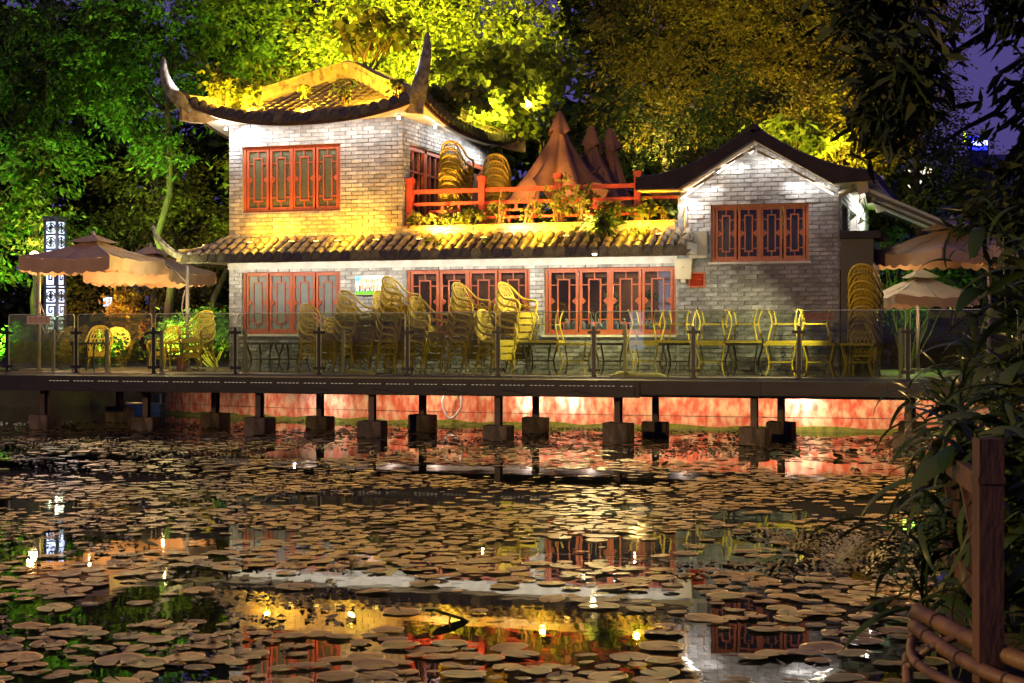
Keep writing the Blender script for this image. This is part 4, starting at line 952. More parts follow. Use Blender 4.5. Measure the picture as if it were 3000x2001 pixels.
# ================================================================== PARASOLS
def parasol(name, label, c, h, ze, zp, hv, cm, pole, pole_z0, arm=True, vent=True, rz=0):
    t = thing('square_parasol', label, 'parasol', (c[0], c[1], pole_z0)); t.name = name
    cs = [(-h, -h), (h, -h), (h, h), (-h, h)]; co, si = math.cos(rz), math.sin(rz)
    cs = [(c[0]+x*co-y*si, c[1]+x*si+y*co) for x, y in cs]
    def side(k, i, j):      # i along the edge, j from the edge to the peak
        a, b = cs[k], cs[(k+1) % 4]; e = (a[0]+(b[0]-a[0])*i, a[1]+(b[1]-a[1])*i); jj = min(j, .93)
        sag = -.07*math.sin(PI*i)*(1-j)-.05*math.sin(PI*j)
        return (e[0]+(c[0]-e[0])*jj, e[1]+(c[1]-e[1])*jj, ze+(zp-ze)*j*.95+sag+.014*math.sin(i*19+j*9+k)*(1-j)+.008*math.sin(i*41+j*5+k*2)+.012*math.sin(j*13+i*6))
    m = MB()
    for k in range(4): m.grid(lambda i, j, k=k: side(k, i, j), 14, 8)
    m.build('canopy', cm, t, smooth=True, fix=False)
    for k in range(4):
        m = MB(); N = 48
        def vp(i, j):
            e = Vector(side(k, i, 0)); a = i*8; z = -hv*j+(.045*abs(math.sin(PI*a))*j*-1)+.02*j
            return (e.x+.012*math.sin(a*PI)*j, e.y+.012*math.cos(a*2)*j, e.z+z)
        m.grid(vp, N, 2); m.build('valance', cm, t, smooth=True, fix=False)
    if vent:
        q = .34; m = MB()
        for k in range(4):
            a, b = cs[k], cs[(k+1) % 4]
            def vf(i, j):
                e = (a[0]+(b[0]-a[0])*i, a[1]+(b[1]-a[1])*i); f = q*(1-j)
                return (c[0]+(e[0]-c[0])*f, c[1]+(e[1]-c[1])*f, ze+(zp-ze)*(1-q)+.06+(zp-ze)*q*j*1.15-.02*math.sin(PI*i)*(1-j))
            m.grid(vf, 8, 3)
        m.build('vent_cap', cm, t, smooth=True, fix=False)
        m = MB(); m.lathe([(.05, 0), (.04, .05), (.015, .09)], 8, (c[0], c[1], zp+.06)); m.build('finial', M['steel'], t)
    for k in range(4):
        m = MB(); a, b = cs[k], cs[(k+1) % 4]
        m.bar((a[0], a[1], ze-.03), (c[0], c[1], zp-.1), .025, .02); m.build('rib', M['steel'], t)
        m = MB(); m.bar(((a[0]+b[0])/2, (a[1]+b[1])/2, ze-.08), (c[0], c[1], zp-.12), .025, .02); m.build('rib', M['steel'], t)
    px, py = pole; m = MB(); m.tube([(px, py, pole_z0), (px, py, (ze+pole_z0)/2), (px, py, ze+.05)], .042, 8); m.build('pole', M['steel'], t, smooth=True)
    if arm:
        m = MB(); m.tube([(px, py, ze-.35), ((px*2+c[0])/3, (py*2+c[1])/3, ze-.02), ((px+c[0]*2)/3, (py+c[1]*2)/3, ze+(zp-ze)*.5), (c[0], c[1], zp-.1)], .022, 6); m.build('arm', M['steel'], t, smooth=True)
        m = MB(); m.tube(spline([(px-.05, py-.03, ze-.5), (px-.12, py-.03, ze-.9), (px-.06, py-.03, ze-1.15), (px+.16, py-.05, ze-1.62), (px+.26, py-.05, ze-1.7), (px+.24, py-.05, ze-1.45), (px+.05, py-.04, ze-1.0)], 18), .014, 5); m.build('crank_rod', M['steel'], t, smooth=True)
    m = MB(); m.box(px-.3, px+.3, py-.3, py+.3, pole_z0, pole_z0+.06); m.build('base_plate', M['steel'], t)
    return t
parasol('square_parasol', 'large brown square parasol at the left end of the deck', (-2.93, -.9), 1.15, 3.63, 4.1, .3, M['canvas'], (-3.70, -1.85), 1.1)
parasol('square_parasol', 'beige square parasol behind the brown one, touching the tea house', (-2.75, 1.25), 1.12, 3.42, 3.95, .27, M['canvas2'], (-1.03, -.05), 1.1)
parasol('square_parasol', 'beige square parasol beyond the porch wall under the awnings', (15.6, 1.0), 1.27, 3.55, 4.15, .22, M['canvas2'], (16.3, 1.6), 1.1, arm=False, rz=.72)
parasol('square_parasol', 'lower beige parasol seen behind the dark chair stack', (14.8, 4.2), .95, 2.78, 3.3, .2, M['canvas2'], (14.75, 4.2), 1.1, arm=False, rz=.45)
parasol('square_parasol', 'pale parasol partly hidden by reeds at the picture right', (17.5, .7), 1.3, 3.6, 4.2, .25, M['canvas2'], (17.5, .7), 1.1, arm=False, rz=.15)
def closed_parasol(label, x, y, z0, z1, r, seed, folds=7):
    t = thing('folded_parasol', label, 'parasol', (x, y, 4.05), 'folded parasols on the terrace')
    rnd = random.Random(seed); ph = [rnd.uniform(0, 6) for _ in range(4)]
    def cl(i, j):
        a = 2*PI*i; q = j
        rr = .07+(r-.07)*(q**1.15)*(1+.38*math.sin(folds*a+ph[0]+q*.8)*q**.6+.2*math.sin(3*a+ph[1])*q)+.035*math.sin(17*a+ph[2]+q*3)*q
        zz = z1-.28-(z1-.28-z0)*q+(.22*math.sin(4*a+ph[3])+.12*math.sin(folds*a+ph[1]))*q**3
        return (x+rr*math.cos(a)*1.05, y+rr*math.sin(a)*.8, zz)
    m = MB(); m.grid(cl, 56, 16); m.build('cover', M['cloth'], t, smooth=True, fix=False)
    def cap(i, j):
        a = 2*PI*i; rr = .035+.19*j**.8*(1+.25*math.sin(5*a+ph[2])*j); return (x+rr*math.cos(a), y+rr*math.sin(a)*.9, z1-.5*j+.06*math.sin(3*a+ph[0])*j)
    m = MB(); m.grid(cap, 30, 6); m.build('vent_cap', M['cloth'], t, smooth=True, fix=False)
    m = MB(); m.tube([(x, y, 4.05), (x, y, 5), (x, y, z1-.05)], .03, 6); m.build('pole', M['steel'], t)
closed_parasol('tallest folded brown parasol with wide drooping skirt on the terrace', 7.14, 2.0, 5.0, 6.9, .8, 3)
closed_parasol('second folded brown parasol just right of the tallest one', 7.72, 2.6, 4.75, 6.62, .72, 5, 6)
closed_parasol('narrow folded parasol rightmost of the three on the terrace', 8.05, 3.0, 4.7, 6.6, .5, 8, 5)
m = MB(); m.tube([(7.65, 1.9, 5.2), (7.85, 1.9, 5.4), (8.1, 1.9, 5.62)], .028, 6); tag(m.build('wooden_stick', M['bamboo'], smooth=True), 'pale wooden stick poking out beside the folded parasols', 'stick')

# awnings on the right side of the gable house
for i, (y0, y1) in enumerate(((-.35, 1.1), (1.5, 3.2), (3.6, 5.4))):
    t = thing('retractable_awning', ('nearest', 'middle', 'farthest')[i]+' green grey fold-out awning under the right eave of the gable house', 'awning', (14.0, y0, 4.7), 'awnings on the gable house')
    z = 4.78-.03*i
    m = MB(); m.prism([(13.95, z-.02), (14.0, z+.02), (15.9, z-.86), (15.88, z-.9)], y0, y1); m.build('fabric', M['awning'], t)
    m = MB(); m.prism([(13.85, z+.1), (14.08, z+.1), (14.1, z-.1), (13.9, z-.14)], y0-.05, y0-.002); m.build('end_plate', M['ac'], t)
    m = MB(); m.bar((14.0, y0+.04, z-.09), (15.85, y0+.04, z-.93), .05, .05); m.build('arm', M['black'], t)
    m = MB(); m.bar((15.9, y0, z-.9), (15.9, y1, z-.9), .07, .1); m.build('front_bar', M['white'], t)

# ================================================================== LANTERNS AND LAMPS
ln = thing('lantern_pillar', 'tall square lantern pillar with glowing blue white fretwork panels at the left', 'lantern', (-7.95, 5, 1.0))
def fret(m, f, z0, z1, w_, mode):
    # meander or medallion made of bars, f(x,z) -> point on the panel, x in -w..w
    t = w_*.27
    def B(x0, z0_, x1, z1_): 
        p, q = Vector(f(x0, z0_)), Vector(f(x1, z1_)); m.bar(p, q, .02, t, up=(0, 0, 1) if abs(z1_-z0_) < 1e-6 else (f(1, 0)[0]-f(0, 0)[0], f(1, 0)[1]-f(0, 0)[1], 0))
    if mode == 'key':
        n_ = max(1, int((z1-z0)/(2*w_))); s = (z1-z0)/n_
        for k in range(n_):
            b = z0+k*s
            B(-w_*.75, b+s*.12, w_*.75, b+s*.12); B(w_*.7, b+s*.12, w_*.7, b+s*.85); B(-w_*.4, b+s*.85, w_*.75, b+s*.85); B(-w_*.35, b+s*.4, -w_*.35, b+s*.85); B(-w_*.4, b+s*.42, w_*.25, b+s*.42); B(w_*.2, b+s*.42, w_*.2, b+s*.62)
    else:
        zc = (z0+z1)/2
        for r_ in (.75, .38):
            P = [Vector(f(w_*r_*a, zc+w_*r_*b)) for a, b in lathe_pts(12)]; m.tube(P+[P[0]], t*.5, 4, cap=False)
        B(0, zc-w_*.7, 0, zc+w_*.7); B(-w_*.7, zc, w_*.7, zc)
m = MB(); m.box(-8.13, -7.77, 4.82, 5.18, 2.0, 4.98); m.build('glow_panel', M['ledb'], ln)
m = MB()
for sx in (-1, 1):
    for sy in (-1, 1): m.box(-7.95+sx*.18-.035, -7.95+sx*.18+.035, 5+sy*.18-.035, 5+sy*.18+.035, 1.0, 5.05)
for z in (1.95, 2.75, 3.15, 4.2, 4.6, 4.97): m.box(-8.155, -7.745, 4.795, 5.205, z, z+.06)
m.build('frame', M['black'], ln)
m = MB()
F1 = lambda x, z: (-7.95+x, 4.8, z); F2 = lambda x, z: (-7.755, 5+x, z)
for F_ in (F1, F2):
    fret(m, F_, 3.2, 4.2, .17, 'key'); fret(m, F_, 2.8, 3.15, .17, 'm'); fret(m, F_, 2.0, 2.75, .17, 'key'); fret(m, F_, 4.26, 4.6, .17, 'm'); fret(m, F_, 4.66, 4.97, .17, 'm')
m.build('fretwork', M['black'], ln)
m = MB(); m.box(-8.2, -7.7, 4.75, 5.25, .95, 1.95); m.build('plinth', M['footing'], ln)
m = MB(); m.box(-8.2, -7.7, 4.75, 5.25, 5.051, 5.12); m.build('cap', M['black'], ln)
lamp('POINT', (-7.5, 4.4, 4.4), None, 90, (.8, .85, 1), size=.2); lamp('POINT', (-7.5, 4.4, 2.6), None, 60, (.8, .85, 1), size=.2)
lm2 = thing('garden_lantern', 'small twin paned white lantern glowing behind the parasols', 'lantern', (-7.9, 7.5, 1.0))
m = MB(); m.box(-8.0, -7.82, 7.42, 7.58, 2.75, 3.0); m.build('glow_panel', M['ledb'], lm2)
m = MB(); m.box(-8.03, -7.79, 7.39, 7.61, 3.002, 3.05); m.box(-7.92, -7.9, 7.4, 7.416, 2.75, 3.0); m.box(-7.94, -7.88, 7.47, 7.53, 1.0, 2.748); m.build('post', M['black'], lm2)
lm3 = thing('street_lamp', 'amber street lamp above the left end of the parasol', 'lamp', (-9.3, 6, 1.0))
m = MB(); m.tube([(-9.3, 6, 1.0), (-9.3, 6, 3), (-9.3, 6, 4.1)], .05, 7); m.build('pole', M['black'], lm3)
m = MB(); m.lathe([(.04, 0), (.12, .05), (.13, .1), (.05, .16)], 10, (-9.3, 6, 4.1)); m.build('globe', M['ledo'], lm3, smooth=True)
lamp('POINT', (-9.2, 5.7, 4.35), None, 220, (1, .5, .15), size=.12)
el = thing('eave_lamp', 'small bright flood lamp on the edge of the lower tiled roof', 'lamp', (8.77, -1.05, 3.5))
m = MB(); m.box(8.71, 8.83, -1.06, -1.0, 3.5, 3.6); m.build('housing', M['black'], el)
m = MB(); m.lathe([(.012, 0), (.045, .012), (.045, .03)], 10, (8.77, -1.08, 3.5)); m.build('lens', M['ledo'], el)
lamp('SPOT', (8.77, -1.14, 3.47), (8.3, -2.6, 0), 250, (1, .8, .35), 165, .5, .05)
for i, (x, y, z, lab) in enumerate(((.02, -.2, 6.5, 'at the left corner of the upper wall'), (4.22, -.3, 6.55, 'at the right corner of the upper wall'), (4.6, .9, 6.5, 'under the terrace eave'), (4.82, -.6, 7.25, 'at the foot of the tall right horn'), (2.2, -1.2, .86, 'below the deck facing the red wall'))):
    t = thing('spot_light', 'tiny cold white spot light '+lab, 'spot light', (x, y, z), 'tiny spot lights')
    m = MB(); m.lathe([(.02, -.02), (.035, 0), (.03, .03), (.01, .05)], 8, (x, y, z)); m.build('lens', M['ledc'], t, smooth=True)
    m = MB(); m.box(x-.03, x+.03, y-.03, y+.03, z+.055, z+.09); m.build('bracket', M['steel'], t)
for i, x in enumerate((.75, 1.75, 2.35, 2.85, 3.75, 4.75, 6.2, 8.0, 9.95, -.35)):
    t = thing('wall_washer', 'small black wall washer lamp on the tiles '+('under the upper window left side', 'under the upper window', 'below the window middle', 'under the window right edge', 'under the bare brick', 'at the parapet end', 'in front of the terrace parapet', 'below the folded parasols', 'beside the gable house', 'beside the low horn')[i], 'lamp', (x, -.42, 3.93), 'wall washer lamps on the lower roof')
    zz = 3.9 if x > 0 else 3.86
    m = MB(); m.box(x-.07, x+.07, -.47, -.41, zz, zz+.05); m.build('housing', M['black'], t)
    m = MB(); m.box(x-.06, x+.06, -.46, -.42, zz+.051, zz+.056); m.build('lens', M['ledy'], t)
# ================================================================== TREES AND PLANTS
def shrub(name, label, base, blobs, n, leaf, lm, cat='shrub', group=None, clump=.2, elong=.45, bm='stem'):
    t = thing(name, label, cat, base, group); m = MB()
    for b in blobs:
        for _ in range(5):
            e = Vector(b[:3])+Vector((random.uniform(-.6, .6)*b[3], random.uniform(-.6, .6)*b[4], random.uniform(-.2, .8)*b[5]))
            limb(m, Vector(base)+Vector((random.uniform(-.1, .1), random.uniform(-.1, .1), 0)), e, .022, .007, .12, 4, 5)
    m.build('stem', M[bm], t)
    V, F = leaves(crown_points(blobs, n, clump, 14, .2), leaf, elong, .3)
    link('foliage', npmesh('foliage', V-np.array(base), F, M[lm]), t); return t
# green trees at the left
tree('tall_green_tree', 'tall green lit tree with slim forked trunk left of the upper roof', 'tree', (-5.9, 7.2, 1), (-5.5, 6.9, 10.5),
     [(-5.4, 7, 10.8, 2.6, 1.8, 1.5), (-7.6, 7.6, 9.9, 2, 1.8, 1.5), (-3.6, 7.6, 10.4, 1.7, 1.7, 1.4), (-6.7, 7, 8.2, 1.5, 1.2, .9), (-4.3, 7.2, 8.6, 1.2, 1.1, .8), (-5.6, 6.6, 6.9, .9, .8, .6)], 17000, .17, 'leafg', r=.14, clump=.25)
tree('bushy_green_tree', 'bushy green tree with low hanging lit branches at the far left', 'tree', (-10, 7.2, 1), (-10, 7.4, 9),
     [(-9.6, 7, 9.8, 2.2, 1.8, 1.8), (-11.4, 7.4, 8.4, 1.9, 1.7, 1.6), (-9.2, 6.4, 6.8, 1.7, 1.3, 1.0), (-10.6, 6.4, 6.0, 1.5, 1.2, .9), (-10.8, 7, 4.4, 1.5, 1.2, .9), (-9.3, 6.8, 4.9, 1.1, 1, .7)], 16000, .17, 'leafg', r=.17, clump=.25)
tree('leaning_tree', 'dark leaning tree with thin pale trunk between the tall green tree and the tea house', 'tree', (-5.6, 8.6, 1), (-3.2, 9, 9),
     [(-2.8, 9, 8.6, 1.8, 1.6, 1.3), (-3.6, 9, 6.6, 1.3, 1.2, 1), (-1.6, 9.4, 10.2, 1.8, 1.6, 1.4), (-2.2, 9, 5.2, 1.2, 1.1, 1.0), (-4.6, 9, 4.6, 1.3, 1.1, 1.0)], 13000, .15, 'leafo', r=.1, clump=.24)
tree('dim_round_tree', 'dim round tree above the brown parasol and the amber street lamp', 'tree', (-7.7, 9.5, 1), (-7.5, 9.5, 7),
     [(-7.4, 9, 6.4, 1.6, 1.4, 1.3), (-8.4, 9.3, 4.8, 1.6, 1.4, 1.1), (-6.3, 9.2, 5.0, 1.4, 1.3, 1.2), (-6.9, 9, 3.4, 1.6, 1.3, .8), (-9.6, 9, 3.0, 1.5, 1.2, .9)], 12000, .14, 'leafo', r=.15)
# glowing yellow trees behind the upper roof
tree('yellow_lit_tree', 'bright yellow floodlit tree rising right behind the upper roof', 'tree', (1.4, 7.8, 1), (1.4, 7.8, 9.4),
     [(1.4, 7.4, 9.9, 2.3, 1.5, 1.3), (-.7, 7.8, 9.7, 1.3, 1.3, 1.2), (3.2, 7.4, 10.2, 1.7, 1.4, 1.4), (2.3, 7.2, 8.7, 1.6, 1.1, .8), (.4, 7.4, 11.3, 1.7, 1.4, 1), (2.4, 7.7, 11.5, 1.7, 1.4, 1), (4.6, 7.6, 9.4, 1.2, 1.1, 1.3)], 26000, .15, 'leafy', r=.16, droop=.3)
tree('climber_tree', 'broad leaved climber hanging over the right slope of the upper roof', 'climber', (5.6, 6.9, 1), (5.2, 6.4, 7.6),
     [(4.6, 5.2, 8.2, .9, 1.4, .8), (4.9, 3.4, 7.35, .5, 1.5, .35), (5.0, 6.3, 8.3, 1, .9, 1), (3.7, 4.4, 8.3, .8, 1.2, .6), (5.1, 5.2, 7.2, .45, 1.0, .3), (4.5, 1.7, 7.25, .4, .9, .28)], 7000, .17, 'leafy', bm='stem', r=.05, clump=.22, elong=.75, droop=.6)
# olive trees behind the terrace
tree('olive_tree', 'tall olive yellow tree with small leaves behind the folded parasols', 'tree', (7.9, 11, 1), (7.6, 11, 9.5),
     [(7.2, 10.6, 10.4, 1.9, 1.6, 1.7), (8.8, 10.8, 9.7, 1.8, 1.6, 1.7), (6.6, 10.6, 8.3, 1.4, 1.3, 1.1), (8.1, 10.8, 7.7, 1.5, 1.4, 1.1), (9.4, 11, 11.6, 1.8, 1.6, 1.2), (7, 11, 12, 1.8, 1.5, 1)], 21000, .105, 'leafo', r=.18, bm='barkd', clump=.25)
tree('olive_tree', 'wide olive tree above the peak of the gable house', 'tree', (11.6, 12, 1), (11.3, 12, 9.5),
     [(10.8, 11.6, 10.4, 1.9, 1.6, 1.6), (12.5, 11.8, 9.6, 1.8, 1.7, 1.6), (10.4, 11.6, 8.4, 1.5, 1.4, 1.1), (12.3, 11.7, 7.6, 1.5, 1.4, .9), (11.6, 12, 12, 2.2, 1.7, 1.2)], 20000, .105, 'leafo', r=.18, bm='barkd', clump=.25)
tree('olive_tree', 'dark olive tree rising behind the right eave of the gable house', 'tree', (14.5, 12.5, 1), (14.3, 12.5, 9),
     [(14.1, 12, 10.2, 1.6, 1.5, 1.5), (13.9, 12.2, 8.2, 1.4, 1.3, 1.1), (15, 12.3, 11.6, 1.7, 1.5, 1.2), (14.9, 12.2, 7.2, 1.1, 1.1, .9)], 12000, .11, 'leafo', r=.16, bm='barkd')
tree('golden_tree', 'golden lit tree glowing over the right roof slope of the gable house', 'tree', (13.3, 7.2, 1), (13.1, 7, 6.6),
     [(13.1, 6.6, 7.35, 1.0, .9, .75), (13.75, 6.8, 6.7, .75, .8, .65), (12.4, 6.4, 6.75, .8, .8, .6), (13.3, 6.5, 6.2, .9, .8, .45)], 9000, .1, 'leafo', bm='barkd', r=.09, clump=.2)
tree('broad_leaf_tree', 'small yellow lit broad leaved tree peeking over the gable peak', 'tree', (12.0, 5.7, 1), (11.9, 5.6, 6.2),
     [(11.9, 5.6, 6.75, .55, .55, .4), (12.5, 5.8, 6.4, .5, .5, .4), (11.2, 5.5, 6.55, .4, .45, .3)], 1500, .2, 'leafy', bm='stem', r=.05, clump=.16, elong=.35, droop=.9)
tree('dark_tree', 'dark leaved tree with sky gaps beside the terrace corner', 'tree', (6.1, 8.8, 1), (6.0, 8.7, 6),
     [(5.9, 8.4, 6.4, 1.2, 1, 1), (6.9, 8.6, 7.2, 1.1, 1, 1.1), (5.7, 8.4, 4.9, 1.2, 1, .8), (7, 8.6, 5.4, 1, 1, .8)], 4500, .17, 'leafd', bm='barkd', r=.1)
tree('dark_tree', 'dark leaved tree between the folded parasols and the gable house', 'tree', (9.2, 9.2, 1), (9.1, 9.1, 6.5),
     [(8.9, 8.8, 6.9, 1.4, 1.1, 1.1), (10.1, 9, 6.2, 1.2, 1, 1), (9, 8.8, 5.2, 1.3, 1, .9), (9.9, 9, 7.9, 1.2, 1, .9)], 7500, .14, 'leafd', bm='barkd', r=.12)
tree('dark_tree', 'dark bare limbed tree above the awnings', 'tree', (15.6, 9, 1), (15.4, 9, 6),
     [(15.2, 8.8, 6.2, 1.0, 1, .8), (15.9, 9, 5.2, .9, .9, .7), (14.9, 8.8, 5.2, .8, .8, .6)], 3400, .14, 'leafd', bm='barkd', r=.1)
# far wood, one mass
V, F = leaves(np.concatenate([crown_points([(x, 19+2*math.sin(x), z, 2.6, 1.5, 2.2)], 2300, .5, 20, .1) for x in np.arange(-24, 17, 2.4) for z in (2.5, 5.5, 8.5, 11.2, 13.4) if not (z > 11 and (int(x*7) % 4 == 0) or x > 12.5 and z > 5)]), .38, .5)
o = link('far_wood', npmesh('far_wood', V, F, M['leafd'])); tag(o, 'dark wood closing the view far behind the buildings', 'wood', kind='stuff')
# shrubs on the bank at the left
shrub('green_shrub', 'bright green feathery shrub under the beige parasol', (-3.4, 5.6, 1), [(-3.4, 5.6, 2.1, 1.3, .8, .55), (-4.6, 5.8, 1.9, .9, .7, .5)], 4500, .11, 'leafg', clump=.16)
shrub('green_shrub', 'green shrub right of the parasol pole beside the tea house wall', (-1.4, 6.4, 1), [(-1.4, 6.4, 2.2, 1.0, .7, .7)], 2500, .11, 'leafo', clump=.16)
shrub('orange_shrub', 'small orange lit shrub beside the lantern pillar', (-6.9, 6.6, 1), [(-6.9, 6.6, 2.7, .55, .5, .8), (-6.3, 6.6, 2.2, .5, .5, .4)], 1500, .12, 'leafa', clump=.16)
shrub('green_shrub', 'low dark shrub behind the left end of the glass', (-6.6, 4.6, 1), [(-6.8, 4.8, 1.5, 1.6, .7, .5), (-8.6, 5, 1.7, 1.2, .7, .6)], 3500, .13, 'leafg', clump=.18)
shrub('bank_creeper', 'dark creeper hanging at the left end of the deck over the water', (-4.7, -2.6, .2), [(-4.75, -2.6, .8, .3, .5, .6), (-4.7, -3.2, .4, .25, .4, .4)], 900, .13, 'leafg', clump=.12, cat='creeper')
shrub('bright_bush', 'bright green bush glimpsed between the right parasols', (14.3, 7.0, 1), [(14.3, 7.0, 2.9, .9, .6, .8), (15.2, 7.2, 3.3, .8, .6, .6), (13.9, 6.8, 4.0, .5, .5, .6)], 4000, .11, 'leafg', clump=.17)
shrub('spiky_plant', 'spiky leaved plant on the muddy bank under the deck', (-4.4, 3.6, .35), [(-4.4, 3.6, .7, .35, .3, .2)], 60, .45, 'leafg', clump=.1, elong=.16)
# roof weeds
RWD = [(-.1, -.35, 7.05, .3, .4, .62, 420, 'tall leafy weed sprouting at the left hip of the upper roof', 'leafy', .15), (.55, -.5, 6.75, .32, .3, .62, 380, 'second leafy weed on the upper roof eave near the left horn', 'leafy', .15),
       (3.0, -.35, 6.85, .25, .25, .5, 70, 'thin dark weed in the middle of the upper roof tiles', 'leafd', .15), (1.8, .1, 7.15, .14, .14, .28, 60, 'tiny pale weed on the upper roof tiles left of the middle', 'leafy', .13), (4.2, -.4, 7.0, .18, .18, .3, 60, 'tiny weed near the right hip of the upper roof', 'leafy', .12)]
for x, y, z, rx, ry, h, n_, lab, lmn, lf in RWD: shrub('roof_weed', lab, (x, y, z), [(x, y, z+h*.75, rx, ry, h*.42)], n_, lf, lmn, cat='weed', clump=.12, elong=.6)
shrub('roof_sapling', 'slender leafy sapling growing through the ridge of the upper roof', (2.5, 2.0, 7.9), [(2.5, 2.0, 9.1, .7, .6, .6), (1.9, 2.2, 8.9, .5, .5, .4), (3.2, 2.2, 8.9, .5, .5, .5)], 500, .2, 'leafy', cat='sapling', clump=.2, elong=.8)
for x, y, z, s_, n_, lab in ((10.05, .6, 5.15, .22, 90, 'small umbrella shaped weed at the left eave of the gable roof'), (10.45, 1.2, 5.25, .4, 420, 'bushy yellow weed on the left slope of the gable roof'), (11.35, 1.6, 5.7, .36, 260, 'taller broad leaved weed near the gable peak')):
    shrub('roof_weed', lab, (x, y, z), [(x, y, z+s_*.9, s_, s_, s_*.6)], n_, .14, 'leafy', cat='weed', clump=.12, elong=.5)
for i, (x, h, n_, lab) in enumerate(((4.55, .26, 260, 'leafy plant at the left end of the terrace planter'), (5.2, .22, 240, 'low leafy plant before the first railing bay'), (5.75, .3, 260, 'broad leaved plant left of the second red post'), (6.4, .7, 110, 'thin dry vine climbing the railing right of the second post'),
        (7.1, .62, 160, 'thin vine hanging under the folded parasols'), (7.75, .85, 420, 'tall yellow green vine over the third red post'), (8.25, .7, 380, 'thick yellow green vine right of the third red post'), (8.9, .34, 260, 'leafy plant in the last railing bay'), (9.55, .36, 260, 'leafy plant beside the fourth red post'), (10.0, .3, 130, 'small leafy plant against the gable house wall'))):
    shrub('terrace_plant', lab, (x, -.08, 4.24), [(x, -.06, 4.24+h*.6, .3, .14, h*.6)], n_, .09 if h > .5 else .12, 'leafy', cat='plant', clump=.09, elong=.5)
shrub('broad_tile_plant', 'dark broad leaved plant growing on the lower tiles below the terrace', (8.85, -.5, 3.8), [(8.8, -.5, 4.15, .42, .25, .26)], 150, .24, 'leafg', cat='plant', clump=.12, elong=.3)
shrub('tile_weed', 'feathery yellow weeds spilling over the lower tiles left of the parapet plants', (5.2, -.55, 3.75), [(5.1, -.55, 3.85, .5, .25, .15), (6.3, -.6, 3.8, .5, .2, .12)], 420, .09, 'leafy', cat='weed', clump=.1)
shrub('tile_weed', 'weeds between the tiles right of the eave lamp', (9.5, -.5, 3.8), [(9.6, -.4, 3.95, .4, .2, .15), (7.6, -.7, 3.72, .4, .2, .12)], 320, .09, 'leafy', cat='weed', clump=.1)

# ================================================================== WATER PLANTS
def pad_geo(n=16):
    v = [(0, 0, .0)]; 
    for r_, z in ((.93, .0), (1.0, .025)):
        for i in range(n+1):
            a = .12+(2*PI-.24)*i/n; k_ = 1+.02*math.sin(5*a); v.append((r_*k_*math.cos(a), r_*k_*math.sin(a), z+.015*math.sin(4*a+r_)))
    f = [(0, 1+i, 2+i, 2+i) for i in range(n)]; g = [(1+i, n+2+i, n+3+i, 2+i) for i in range(n)]
    return np.array(v), f, g
pv, pf, pg = pad_geo()
padm = []
for q in range(6):
    mb = MB(); vv = pv.copy(); vv[:, 1] *= (1, .86, .92, .78, 1, .88)[q]; a_ = np.arctan2(vv[:, 1], vv[:, 0]); vv[:, :2] *= (1-.16*(np.abs(a_-1.2-q) < .3)*(q % 2)*np.hypot(vv[:, 0], vv[:, 1])**6)[:, None]; vv[:, 2] += .02*np.sin(vv[:, 0]*3+q)*(q > 0)+.015*np.sin(vv[:, 1]*4+q*2); mb.add(vv.tolist(), [t_[:3] for t_ in pf], 0); mb.add([], [], 0)
    mb.f += [tuple(t_) for t_ in pg]; mb.mi += [1]*len(pg); padm.append(mb.mesh('lily_pad', [M['padg'] if q in (2, 5) else M['pad'], M['padrim']], fix=False))
cand = []; cell = {}
rp = random.Random(11)
def dens(l_, d):
    a = math.sin(l_*1.1+2.3*math.sin(d*.55))+math.sin(d*1.7+1.3*math.sin(l_*.9))+.7*math.sin(d*.8-l_*.6+1)
    return a
tries = 0
while len(cand) < 5200 and tries < 90000:
    tries += 1
    d = 7.2+25.5*rp.random()**.72; l_ = rp.uniform(-.35, .35)*d
    if l_ > .262*d+.1: continue
    r_ = rp.choice((.045, .06, .07, .085, .1, .115, .13) if d < 13.5 else (.04, .05, .06, .07, .085, .1))*rp.uniform(.8, 1.15)
    if d > 21 and rp.random() < .6: continue
    if d < 13.2 and rp.random() < .3: continue
    if 9.6 < d < 12.3 and -.2 < l_/d < .12 and rp.random() < .62: continue
    p = nb(l_, d, 0)
    if p.y > -1.5: continue
    if dens(l_, d) < (-.35 if d < 15 else -.75)+.7*rp.random() and rp.random() < .93: continue
    c = (int(p.x/.3), int(p.y/.3)); ok = True
    for i in (-1, 0, 1):
        for j in (-1, 0, 1):
            for (x, y, q) in cell.get((c[0]+i, c[1]+j), ()):
                if (x-p.x)**2+(y-p.y)**2 < (.72*(q+r_))**2: ok = False
    if not ok: continue
    cell.setdefault(c, []).append((p.x, p.y, r_)); cand.append((p.x, p.y, r_, l_, d))
cand.sort(key=lambda c: c[4]-c[2]*12)
REG = (('round brown lily pad on the dark water left of the building reflection', -.2), ('round brown lily pad over the golden wall reflection', .07), ('round brown lily pad over the grey gable reflection', .2), ('round brown lily pad close to the bamboo edging', 9))
k = 0; VV = []; FF = []; MI = []; off = 0
